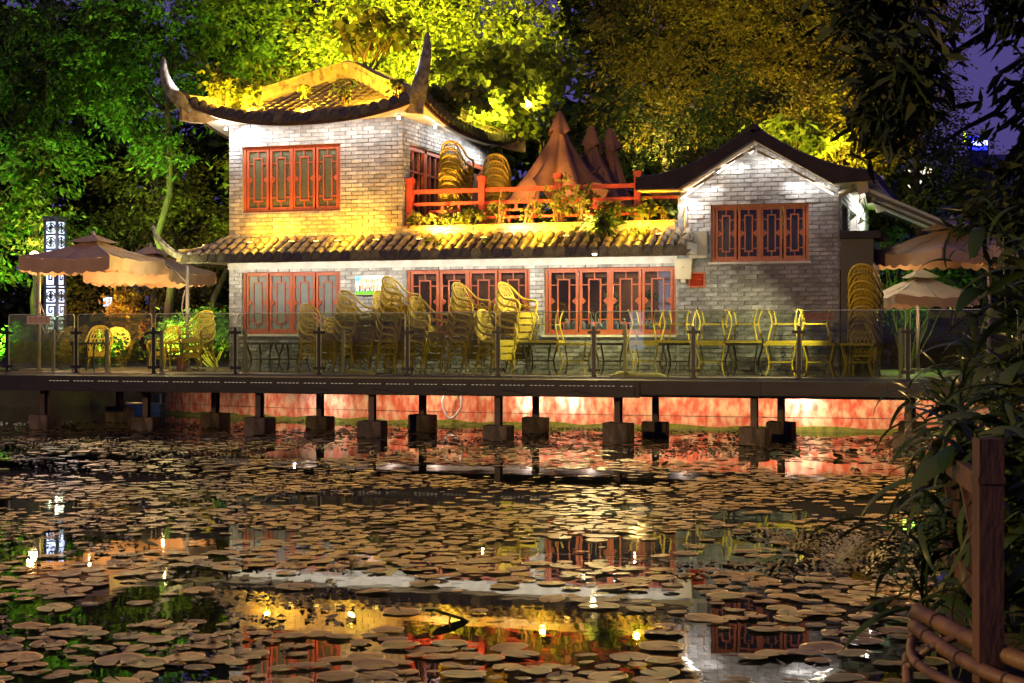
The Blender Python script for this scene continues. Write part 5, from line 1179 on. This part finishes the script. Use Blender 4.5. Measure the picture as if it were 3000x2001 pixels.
for (x, y, r_, l_, d) in cand:
    vis = l_ < .272*d and d > 8.1
    if vis and k < 300:
        lab = next(s_ for s_, lim in REG if l_/d < lim)
        o = link('lily_pad', padm[k % 6], None, (x, y, .006+rp.random()*.012), (R(rp.gauss(0, 1.6)), R(rp.gauss(0, 1.6)), rp.uniform(0, 6.28)), (r_, r_, r_)); k += 1
        tag(o, lab, 'lily pad', 'lily pads floating on the pond: '+lab.split(' pad ')[1])
    else:
        a = rp.uniform(0, 6.28); ca, sa = math.cos(a)*r_, math.sin(a)*r_; tx, ty = rp.gauss(0, .03), rp.gauss(0, .03)
        v = np.stack([pv[:, 0]*ca-pv[:, 1]*sa+x, pv[:, 0]*sa+pv[:, 1]*ca+y, pv[:, 2]*r_+.006+rp.random()*.012], 1)
        v[:, 2] += (v[:, 0]-x)*tx+(v[:, 1]-y)*ty
        VV.append(v); F4 = np.array([list(t_) for t_ in pg]); F3 = np.array([[t_[0], t_[1], t_[2], t_[0]] for t_ in pf])
        FF.append((off+np.array([t_[:3] for t_ in pf]), off+F4)); off += len(v)
V = np.concatenate(VV); me = bpy.data.meshes.new('lily_pads')
tris = np.concatenate([f[0] for f in FF]); quads = np.concatenate([f[1] for f in FF])
me.from_pydata(V.tolist(), [], tris.tolist()+quads.tolist()); me.materials.append(M['pad']); me.materials.append(M['padrim'])
me.polygons.foreach_set('material_index', [0]*len(tris)+[1]*len(quads)); me.update()
tag(link('lily_pad_carpet', me), 'carpet of brown lily pads covering the far pond', 'lily pads', kind='stuff')
# duckweed specks near the deck and over the gable reflection
P = []
for _ in range(9000):
    q = rp.random()
    if q < .62: d = rp.uniform(24, 34.5); l_ = rp.uniform(-.34, .27)*d
    elif q < .8: d = rp.gauss(13.6, .7); l_ = rp.gauss(.19, .05)*d
    else: d = rp.uniform(9, 25); l_ = rp.uniform(-.34, -.1)*d
    p = nb(l_, d, .006)
    if p.y > .2 and p.x > -3 or p.y > 2.4: continue
    if math.sin(p.x*1.7)+math.sin(p.y*2.3+p.x) < -.3: continue
    P.append((p.x, p.y, .006+rp.random()*.012, rp.uniform(.014, .04)))
P = np.array(P); a = np.linspace(0, 2*PI, 7)[:6]
V = np.stack([P[:, None, 0]+P[:, None, 3]*np.cos(a), P[:, None, 1]+P[:, None, 3]*np.sin(a), P[:, None, 2]+.012*np.sin(a*2+P[:, None, 0]*9)], 2).reshape(-1, 3)
tag(link('duckweed', npmesh('duckweed', V, np.arange(len(V)).reshape(-1, 6), M['weed'])), 'specks of duckweed and leaf litter floating under the deck', 'duckweed', kind='stuff')
# raised lotus leaves
lmv = []
for q in range(3):
    mb = MB(); mb.grid(lambda i, j, q=q: ((.085+.02*q)*j*math.cos(2*PI*i), .08*j*math.sin(2*PI*i)*(1-.35*q*.5), .02+.035*j*j*math.cos(2*PI*i*(1+q % 2))*(.6+.3*q)+.02*j*math.sin(2*PI*i)), 14, 4); lmv.append(mb.mesh('leaf_blade', M['lotus'], True, fix=False))
sb = MB(); sb.tube([(0, 0, -.1), (.01, 0, -.02), (0, 0, .05)], .008, 5); sb = sb.mesh('stalk', M['stem'])
LS = [(l_, d) for l_, d in ((4.1, 24.4), (4.5, 24.9), (5.0, 24), (5.5, 25.2), (6.2, 25), (3.2, 25), (1.2, 24.2), (.3, 25.3), (2.2, 22.5), (-4.4, 25), (-5.6, 26.2), (2.1, 12.8), (6.0, 22.8), (4.7, 21.4), (-.4, 10.2), (-3.2, 13.8))]
for i, (l_, d) in enumerate(LS):
    p = nb(l_, d, .0); t = thing('lotus_leaf', 'dark curled leaf standing above the lily pads '+('near the concrete blocks' if d > 20 else 'in the open pond before the golden reflection'), 'leaf', p, 'dark raised leaves '+('near the blocks' if d > 20 else 'in the open pond'), rp.uniform(0, 6))
    link('leaf_blade', lmv[i % 3], t, (0, 0, .02)); link('stalk', sb, t)

shrub('indoor_plant', 'dim potted plant inside the room behind the right lattice window', (8.55, 1.1, 1.55), [(8.55, 1.1, 2.6, .3, .25, .45), (8.1, 1.2, 2.3, .2, .2, .3)], 260, .13, 'leafg', cat='plant', clump=.12)
shrub('indoor_plant', 'tall thin plant inside near the right end of the right lattice window', (9.45, .9, 1.55), [(9.45, .9, 2.5, .16, .16, .5)], 90, .2, 'leafg', cat='plant', clump=.1, elong=.2)
# under the deck at the left: boat box, hose
bx = thing('blue_float', 'blue plastic float box at the water under the left of the deck', 'float', (-3.6, 2.6, 0))
m = MB(); m.box(-4.1, -3.2, 2.4, 2.9, -.02, .2); m.build('hull', mat('blue_float', (.04, .1, .2), (.1, .2, .3), rough=.5, scale=4), bx)
m = MB(); m.box(-4.14, -3.16, 2.37, 2.93, .203, .23); m.build('rim', M['steel'], bx)
hs = MB(); P = spline([(-5.2, -1.5, .78), (-3.6, -.6, .7), (-2.6, .6, .62), (-2.2, 1.1, .72), (-1.6, 1.0, .9)], 16); hs.tube(P, .018, 6); tag(hs.build('garden_hose', M['hose'], smooth=True), 'pale pink hose sagging under the left of the deck', 'hose')
vw = thing('valve_wheel', 'small yellow valve wheel on a pipe under the left of the deck', 'valve', (-3.5, 2.9, .3))
m = MB(); P = [(-3.5+.12*a, 2.85, .6+.12*b) for a, b in lathe_pts(14)]; m.tube(P+[P[0]], .015, 5, cap=False)
for a, b in lathe_pts(4): m.bar((-3.5, 2.85, .6), (-3.5+.12*a, 2.85, .6+.12*b), .015, .015)
m.build('wheel', mat('valve_yellow', (.5, .28, .02)), vw); m = MB(); m.tube([(-3.5, 2.95, .2), (-3.5, 2.95, .45), (-3.5, 2.9, .6)], .03, 6); m.build('pipe', M['steel'], vw)
bp_ = MB(); P = spline([(5.55, -.62, .85), (5.35, -.66, .5), (5.5, -.62, .15), (5.75, -.6, .4), (5.72, -.62, .85)], 14); bp_.tube(P, .028, 6); tag(bp_.build('loop_hose', M['steel'], smooth=True), 'looped grey pipe hanging before the red wall under the deck', 'pipe')

# ================================================================== FAR CITY at the right
tw = thing('city_tower', 'dim violet tower block with a glowing blue roof sign far behind the right trees', 'building', (22, 60, 0))
cw = mat('city_wall', (.2, .2, .26), (.16, .16, .22), rough=.9, scale=.3)
m = MB(); m.box(9.6, 13.2, 60, 66, 0, 11.6); m.box(13.201, 18, 62, 70, 0, 12.3); m.build('wall', cw, tw)
m = MB(); m.box(14.1, 15.15, 59.6, 59.98, 12.35, 13.1); sg = m.build('roof_sign', emat('sign_blue', (.02, .03, 1), 1.6), tw)
m = MB(); m.prism([(13.85, 13.4), (14.05, 13.2), (14.05, 12.75), (13.93, 12.7)], 59.4, 59.6); m.build('sign_emblem', emat('sign_lime', (.7, 1, .02), 2.2), tw)
m = MB(); m.box(14.0, 15.2, 61, 61.4, 11, 13.0); m.build('sign_frame', M['black'], tw)
text('心理医院', .27, (14.1, 59.55, 12.6), emat('sign_letters', (.8, .88, 1), 3), tw, name='sign_lettering')
wf = emat('lit_window', (1, .85, .55), 1.3)
for i, (x, z) in enumerate(((10.65, 10.9), (10.65, 10.35), (11.5, 11.05), (11.85, 11.05), (11.5, 10.5), (11.85, 10.5))):
    m = MB(); m.box(x, x+.3, 59.93, 59.985, z, z+.45); wn = m.build('window', wf, tw)
    m = MB(); m.box(x+.135, x+.165, 59.9, 59.928, z, z+.45); m.box(x, x+.134, 59.9, 59.928, z+.25, z+.28); m.build('mullion', M['black'], wn)
bh = thing('blue_lit_kiosk', 'small kiosk with blue glowing windows behind the parasol poles', 'kiosk', (-3.2, 12, 1))
m = MB(); m.box(-5.4, -.8, 12, 14, 1, 3.3); m.build('wall', M['inside'], bh)
m = MB(); m.box(-5.6, -.6, 11.8, 14.2, 3.302, 3.45); m.build('roof', M['black'], bh)
for i, x in enumerate((-4.9, -3.9, -2.2, -1.5)):
    m = MB(); m.box(x, x+.45, 11.95, 11.995, 1.5+.2*(i % 2), 2.3); m.build('window', emat('kiosk_glow', (.05, .2, 1), .9) if i == 0 else bpy.data.materials['kiosk_glow'], bh)

# ================================================================== NEAR BANK at the right
rl = thing('wooden_bank_railing', 'weathered wooden railing with thick dark post on the near right bank', 'railing', nb(2.25, 7, .3))
def nbar(m, a, b, w_, h): m.bar(nb(*a), nb(*b), w_, h)
def post_(l_, d, z0, z1, w_=.13):
    m = MB(); c = nb(l_, d, 0); e1 = nb(l_+w_/2, d, 0)-c; e2 = nb(l_, d+w_/2, 0)-c
    vs = [c+e1*a+e2*b+Vector((0, 0, z)) for z in (z0, z1) for a, b in ((-1, -1), (1, -1), (1, 1), (-1, 1))]
    m.add(vs, [(0, 3, 2, 1), (4, 5, 6, 7), (0, 1, 5, 4), (1, 2, 6, 5), (2, 3, 7, 6), (3, 0, 4, 7)])
    m2 = [c+e1*a*1.12+e2*b*1.12+Vector((0, 0, z)) for z in (z1-.2, z1-.17) for a, b in ((-1, -1), (1, -1), (1, 1), (-1, 1))]
    m.add(m2, [(0, 3, 2, 1), (4, 5, 6, 7), (0, 1, 5, 4), (1, 2, 6, 5), (2, 3, 7, 6), (3, 0, 4, 7)])
    return m.build('post', M['rail'], rl)
post_(2.13, 7.0, .28, 1.4, .11)
for z, h in ((1.16, .11), (.66, .11)):
    m = MB(); nbar(m, (2.15, 7.08, z), (2.46, 8.92, z), .045, h); m.build('rail', M['rail'], rl)
for a, b in (((2.2, 7.3, .70), (2.33, 8.1, 1.12)), ((2.33, 8.1, .70), (2.2, 7.3, 1.12)), ((2.36, 8.3, .7), (2.37, 8.35, 1.12)), ((2.4, 8.5, .7), (2.44, 8.8, 1.12)), ((2.25, 7.62, .7), (2.25, 7.66, 1.12))):
    m = MB(); nbar(m, a, b, .03, .035); m.build('lattice_slat', M['rail'], rl)
def pole_bamboo(label, pts, r_):
    t = thing('bamboo_pole', label, 'bamboo pole', nb(*pts[0]), 'bamboo poles edging the near bank'); P = spline([nb(*p) for p in pts], 18)
    m = MB(); m.tube(P, r_, 8); m.build('cane', M['bamboo'], t, smooth=True)
    m = MB()
    for i in range(2, len(P)-1, 4): d = (P[i+1]-P[i]).normalized(); m.tube([P[i]-d*.006, P[i], P[i]+d*.006], r_*1.14, 8)
    m.build('node_ring', M['barkd'], t)
pole_bamboo('outer curved bamboo cane along the water at the bottom right', [(1.98, 7.7, .42), (1.86, 7.25, .36), (1.95, 6.8, .33), (2.2, 6.4, .3), (2.5, 6.1, .28)], .022)
pole_bamboo('thick bamboo cane lying on the bank below the railing post', [(2.0, 7.72, .5), (2.12, 7.2, .46), (2.3, 6.75, .42), (2.6, 6.3, .4), (2.9, 6.0, .4)], .042)
pole_bamboo('middle bamboo cane between the outer and thick ones', [(1.95, 7.6, .45), (2.02, 7.2, .4), (2.15, 6.8, .36), (2.4, 6.4, .34), (2.7, 6.1, .33)], .034)
pole_bamboo('low bamboo cane touching the pond edge', [(1.92, 7.6, .3), (1.84, 7.2, .22), (1.9, 6.8, .18), (2.1, 6.4, .16)], .026)
pole_bamboo('short bamboo cane across the bundle', [(1.86, 7.35, .3), (1.95, 7.3, .4), (2.1, 7.28, .47)], .018)
# long arching leaves
def blade(L, w_, bend, twist):
    mb = MB(); vs = []; n_ = 9
    for i in range(n_+1):
        q = i/n_; a = bend*q; x = L*(math.sin(a)/bend if bend else q); z = L*((1-math.cos(a))/bend if bend else 0)
        ww = w_*math.sin(PI*min(.08+q*.92, 1))**.7*(1 if q < .97 else .3); c, s_ = math.cos(twist*q), math.sin(twist*q)
        vs += [(z*-1*.0+x*.0+L*q*math.cos(a*.9)*.0+x, -ww*c, -z-ww*s_*.6+.0), (x, 0, -z+ww*.22), (x, ww*c, -z+ww*s_*.6)]
    fs = []
    for i in range(n_): a = 3*i; fs += [(a, a+1, a+4, a+3), (a+1, a+2, a+5, a+4)]
    mb.add(vs, fs); return mb.mesh('leaf', M['leafn'], True, fix=False)
BLD = [blade(.62, .028, 1.5, .4), blade(.5, .05, 1.0, .7), blade(.75, .035, 1.9, -.5), blade(.42, .022, .7, .3), blade(.55, .075, 1.2, -.3)]
def reed(label, l_, d, z, n_, sp, hgt, kinds, sc=1.0):
    base = nb(l_, d, z); t = thing('reed_clump', label, 'reed', base, 'reeds and broad leaved plants on the near bank'); m = MB()
    for s_ in range(max(3, n_//9)):
        a = rp.uniform(0, 6.28); q = rp.uniform(0, sp*.5); top = base+Vector((q*math.cos(a)*1.5, q*math.sin(a)*1.5, hgt*rp.uniform(.7, 1)))
        P = limb(m, base+Vector((q*math.cos(a)*.6, q*math.sin(a)*.6, -.05)), top, .012, .005, .05, 5, 5)
        for i in range(9):
            p = Vector(P[0]).lerp(P[-1], rp.uniform(.15, 1))-base
            link('leaf', BLD[rp.choice(kinds)], t, p, (rp.uniform(-.4, .4), -rp.uniform(.15, 1.25), rp.uniform(0, 6.28)), (sc*rp.uniform(.7, 1.2),)*3)
    m.build('stem', M['leafn'], t)
    VV = []; FF = []; o_ = 0
    for _ in range(n_*5):
        me = BLD[rp.choice(kinds)]; v = np.empty(len(me.vertices)*3, np.float32); me.vertices.foreach_get('co', v); v = v.reshape(-1, 3)
        a = rp.uniform(0, 6.28); q = sp*1.35*rp.random()**.5; T = Matrix.Translation((q*math.cos(a), q*math.sin(a), hgt*rp.random()**.8)) @ Euler((rp.uniform(-.5, .5), -rp.uniform(-.1, 1.3), rp.uniform(0, 6.28))).to_matrix().to_4x4() @ Matrix.Scale(sc*rp.uniform(.32, .72), 4)
        T = np.array(T); VV.append(v@T[:3, :3].T+T[:3, 3]); FF.append(np.array([list(p_.vertices) for p_ in me.polygons])+o_); o_ += len(v)
    u = link('undergrowth', npmesh('undergrowth', np.concatenate(VV), np.concatenate(FF), M['leafn'], smooth=True), t); u['kind'] = 'stuff'
RD = [('tall reed clump beside the black post at the right end of the glass', 3.1, 10.2, .35, 45, .4, 1.3, (0, 2, 3)), ('reed clump arching over the right end of the deck', 2.85, 9.4, .3, 40, .3, .8, (0, 1, 2)), ('dense reed clump behind the railing post', 2.75, 8.3, .3, 54, .4, 1.25, (0, 2, 4)),
      ('broad leaved clump right of the railing post', 2.95, 7.9, .3, 45, .4, 1.1, (1, 4, 2)), ('tall broad leaved clump at the right picture edge', 3.35, 9.6, .35, 54, .4, 2.1, (0, 1, 4)), ('low reed tuft leaning over the water by the railing', 2.2, 8.3, .3, 9, .1, .6, (0, 3)), ('shaded reed clump in the right corner', 2.75, 7.2, .3, 36, .35, .75, (1, 2)),
      ('high reed clump in front of the right parasols', 3.5, 10.6, .35, 45, .4, 2.4, (0, 2, 1)), ('thin reed clump leaning left over the deck corner', 3.15, 11.0, .35, 27, .3, 1.2, (2, 0))]
for a_ in RD: reed(*a_)
# overhanging dark tree at the right, close to the camera
def nbb(l_, d, z, rx, rz_): p = nb(l_, d, z); return (p.x, p.y, p.z, rx, rx, rz_)
b0 = nb(5.2, 11, .3); ot = thing('overhanging_tree', 'black silhouetted tree overhanging the top right corner', 'tree', b0)
m = MB(); top = nb(4.6, 11.4, 6.0); tp = limb(m, b0, top, .2, .1, .05, 8, 8)
BR = [((4.6, 11.3, 4.2), (3.2, 11.6, 3.3), .06), ((4.3, 11.3, 4.6), (3.0, 11.8, 3.75), .05), ((4.6, 11.4, 5.2), (2.7, 11.7, 4.25), .06), ((4.6, 11.4, 4.8), (3.4, 11.2, 3.6), .045), ((4.7, 11.2, 3.2), (3.5, 11.4, 2.75), .04)]
for a, b, r_ in BR:
    limb(m, min(tp, key=lambda p: (p-nb(*a)).length), nb(*a), .09, r_, .05, 6, 4); P = limb(m, nb(*a), nb(*b), r_, .012, .12, 6, 8)
m.build('trunk', M['barkd'], ot, smooth=True)
blobs = [nbb(2.62, 11.2, 4.3, .42, .55), nbb(2.75, 11.0, 3.65, .36, .45), nbb(2.66, 11.3, 3.45, .26, .3), nbb(2.9, 11.5, 4.75, .6, .35), nbb(3.3, 11.4, 4.7, .5, .2), nbb(3.72, 11.3, 4.3, .3, .4), nbb(3.88, 11.3, 3.4, .28, .4), nbb(3.8, 11.2, 2.9, .35, .45), nbb(3.6, 11.4, 2.75, .3, .25), nbb(4.2, 11.4, 3.8, .5, .9)]
V, F = leaves(crown_points(blobs, 8200, .12, 12, .15), .17, .26, .7); link('crown', npmesh('crown', V-np.array(b0), F, M['leafd']), ot)
# ================================================================== LAMPS OF THE PLACE, SOME UNSEEN AND ASSUMED, AND ADDED FILL LIGHTS
def area_strip(a, b, tgt, power, col=WHT):
    a, b = Vector(a), Vector(b); c = (a+b)/2; L = bpy.data.lights.new('area_strip', 'AREA'); L.shape = 'RECTANGLE'; L.size = (b-a).length; L.size_y = .05; L.energy = power; L.color = col
    o = bpy.data.objects.new('area_strip', L); COL.objects.link(o); o.location = c
    z = -(Vector(tgt)-c).normalized(); x = (b-a).normalized(); x = (x-z*x.dot(z)).normalized(); y = z.cross(x)
    o.rotation_euler = Matrix((x, y, z)).transposed().to_euler(); return o
# cold white under the eaves
area_strip((.1, -.42, 6.44), (4.1, -.42, 6.44), (2.1, -.02, 5.9), 25)
area_strip((4.6, .1, 6.45), (4.6, 5.2, 6.45), (4.2, 2.6, 6.0), 32)
lamp('SPOT', (.3, -.35, 6.5), (.5, 0, 6.2), 40, CLD, 120, .8, .03)
area_strip((.1, -.86, 3.515), (10.3, -.86, 3.515), (5.2, .0, 2.5), 105, (1, .9, .74))
for (a, b) in CH: area_strip((a[0], -.21, a[1]-.04), (b[0], -.21, b[1]-.04), ((a[0]+b[0])/2, -.05, (a[1]+b[1])/2-.5), 6*math.hypot(b[0]-a[0], b[1]-a[1]))
lamp('SPOT', (10.46, -.3, 4.72), (10.5, 0, 4.2), 25, WHT, 120, .8, .03)
area_strip((13.8, .3, 4.82), (13.8, 5, 4.82), (13.45, 2.6, 4.3), 60)
# yellow wall washers on the lower tiles
for x in (.75, 1.75, 2.35, 2.85, 3.75, 4.75, 6.2, 8.0, 9.95): lamp('SPOT', (x, -.44, 3.97), (x, -.02, 4.85), 62 if x < 4 else 46, YEL, 150, .9, .05)
lamp('SPOT', (-.35, -.5, 3.95), (-.9, -.95, 4.0), 50, (1, .85, .6), 140, .9, .05)
for x in (1.2, 3.2, 5.5, 7.5, 9.5): lamp('POINT', (x, -.5, 4.2), None, 42, GLD, size=.06)  # unseen golden points added for the wall's bounce onto the tiles
# under the deck
for x in (-1.6, .6, 2.3, 4.2, 5.2, 7.3, 8.6, 10.5, 12.6, 13.2, 15.8): lamp('SPOT', (x, -1.25 if x > 1 else -.3, .80), (x, .0, .35), 26, (1, .74, .6), 150, .9, .06)
for x in (2.3, 7.2, 8.1, 12.8): lamp('SPOT', (x, -.8, .75), (x, -.2, .55), 45, CLD, 90, .9, .04)
# yellow flood on the upper roof
for x, y, z, t, p in ((.3, -1.05, 7.0, (-.1, -.2, 7.5), 220), (.9, -.8, 6.85, (1.2, 1.2, 7.7), 460), (2.2, -.78, 6.75, (2, 2, 8.0), 620), (3.9, -.75, 6.95, (3, 1.4, 7.8), 460)): lamp('SPOT', (x, y, z), t, p, GLD, 140, .9, .05)
lamp('SPOT', (4.66, -1.02, 7.3), (5.1, -1.05, 7.75), 60, CLD, 90, .8, .02); lamp('SPOT', (-.45, -1.05, 7.3), (-.97, -1.1, 7.7), 80, WHT, 90, .8, .02)
lamp('SPOT', (4.9, 6.0, 7.1), (5.3, 6.5, 7.5), 30, WHT, 90, .8, .02)
# tree floods
lamp('SPOT', (1.75, 2.6, 8.75), (1.9, 7.6, 10.2), 8000, (1, .82, .06), 125, .7, .4)
lamp('SPOT', (5.0, 3.0, 7.05), (4.6, 6.5, 8.6), 1200, (1, .85, .08), 120, .7, .4)
lamp('SPOT', (-.3, 5.0, 7.4), (-.6, 7.8, 9.9), 1600, (1, .9, .08), 100, .7, .4)
lamp('SPOT', (7.6, 9.5, 5.8), (7.8, 11, 10.2), 1500, (1, .72, .12), 120, .8, .4)
lamp('SPOT', (11.3, 10.3, 6.2), (11.6, 12, 10.2), 1500, (1, .66, .1), 120, .8, .4)
lamp('SPOT', (12.9, 5.1, 5.95), (13.1, 6.8, 7.0), 800, (1, .76, .05), 120, .8, .08)
lamp('SPOT', (11.2, 3.2, 5.9), (11.8, 5.6, 6.7), 800, (1, .85, .08), 120, .8, .08)
lamp('SPOT', (10.2, -.1, 5.0), (10.6, 1.2, 5.5), 300, (1, .9, .1), 120, .8, .05)
lamp('SPOT', (-6.2, 4.6, 1.3), (-5.6, 7.2, 9.2), 11000, (.45, 1, .06), 75, .9, .4)
lamp('SPOT', (-9.6, 4.6, 1.3), (-9.8, 7, 6.5), 4200, (.35, 1, .06), 85, .9, .4)
lamp('SPOT', (-3.6, 4.2, 1.2), (-3.5, 5.8, 2.2), 600, (.7, 1, .1), 120, .9, .4)
lamp('SPOT', (-4.6, 5, 1.3), (-3, 9, 6), 3500, (.8, .9, .2), 80, .9, .4)
lamp('POINT', (-6.5, 5.8, 1.8), None, 250, (1, .5, .06), size=.35)
lamp('POINT', (14.6, 5.8, 2.6), None, 50, (.4, 1, .1), size=.35)
# unseen warm points added to brighten the parasols
lamp('POINT', (-2.9, -1.1, 3.2), None, 85, (1, .6, .28), size=.02); lamp('POINT', (-2.4, 1.2, 3.0), None, 75, (1, .6, .26), size=.02)
lamp('POINT', (-.7, -1.6, 3.3), None, 40, (1, .85, .3), size=.02)
lamp('POINT', (15, 1.2, 3.2), None, 16, (1, .6, .3), size=.02); lamp('POINT', (14.6, 3.6, 2.4), None, 16, (1, .6, .4), size=.02)
# lantern pillar on the left bank, mirrored in the window glass, and an assumed, unseen street lamp added on the right bank
c = Vector((3.0, -31.5, 0)); l2 = thing('lantern_pillar', 'lantern pillar on the near left bank, mirrored in the right lattice window', 'lantern', (c.x, c.y, .26))
m = MB(); m.box(c.x-.22, c.x+.22, c.y-.22, c.y+.22, 1.4, 5.0); m.build('glow_panel', M['ledb'], l2)
m = MB()
for z in (1.3, 2.2, 3.2, 4.2, 5.0): m.box(c.x-.24, c.x+.24, c.y-.24, c.y+.24, z, z+.08)
m.box(c.x-.27, c.x+.27, c.y-.27, c.y+.27, .26, 1.299); m.build('frame', M['black'], l2)
lamp('POINT', (c.x, c.y, 5.5), None, 5200, (1, .6, .2), size=.3)
c = nb(7.2, 17, 0); assumed_lamp = thing('street_lamp', 'assumed shaded amber street lamp, added unseen on the right bank behind the reeds', 'lamp', (c.x, c.y, .4))  # unseen lamp assumed from lit block faces, added to light pads too
m = MB(); m.tube([c+Vector((0, 0, .4)), c+Vector((0, 0, 3)), c+Vector((0, 0, 7.2))], .07, 7); m.build('pole', M['black'], assumed_lamp)
m = MB(); m.lathe([(.32, -.02), (.3, .05), (.1, .2), (.04, .24)], 12, (c.x, c.y, 7.2)); m.build('shade', M['black'], assumed_lamp, smooth=True)
m = MB(); m.lathe([(.1, -.06), (.14, -.03), (.14, -.025)], 10, (c.x, c.y, 7.2)); m.build('bulb', M['ledo'], assumed_lamp, smooth=True)
lamp('SPOT', (c.x, c.y, 7.1), (c.x-.8, c.y, 0), 6200, (1, .6, .16), 128, .5, .15)
for x in (5.1, 6.8, 8.5): lamp('SPOT', (x, -.75, 4.1), (x+.3, .6, 5.3), 260, (1, .5, .12), 120, .9, .06)  # unseen warm spots added to light the terrace railing
lamp('SPOT', (5.3, 5.6, 7.6), (4.4, 7.6, 9.8), 1300, (1, .82, .07), 110, .8, .1)
lamp('POINT', (-.16, -.25, 6.28), None, 16, WHT, size=.04)
area_strip((7.6, .42, 3.2), (10.0, .42, 3.2), (8.8, .3, 2.0), 16); lamp('POINT', (5.6, 1.2, 2.9), None, 22, (1, .66, .35), size=.02); lamp('POINT', (9, 1.4, 2.9), None, 20, (1, .66, .35), size=.02)  # unseen strip and points added inside to show flasks and room
area_strip((-2.6, -1.25, .83), (15.5, -1.25, .83), (6.4, -.35, .3), 75, (1, .66, .42))  # strip added below the deck to even the light on the red wall
lamp('SPOT', (6.6, .5, 4.2), (7.2, 2, 5.9), 220, (1, .5, .16), 100, .8, .05)  # unseen spot added to warm the folded parasols
lamp('SPOT', (13.6, -2.1, 3.0), (11.2, -1.2, 1.5), 300, (1, .88, .45), 95, .6, .06)  # this and the next: unseen spots added to brighten tables and chairs
lamp('SPOT', (13.5, -2.1, 3.2), (7.0, -1.2, 2.2), 500, (1, .86, .4), 45, .6, .06)
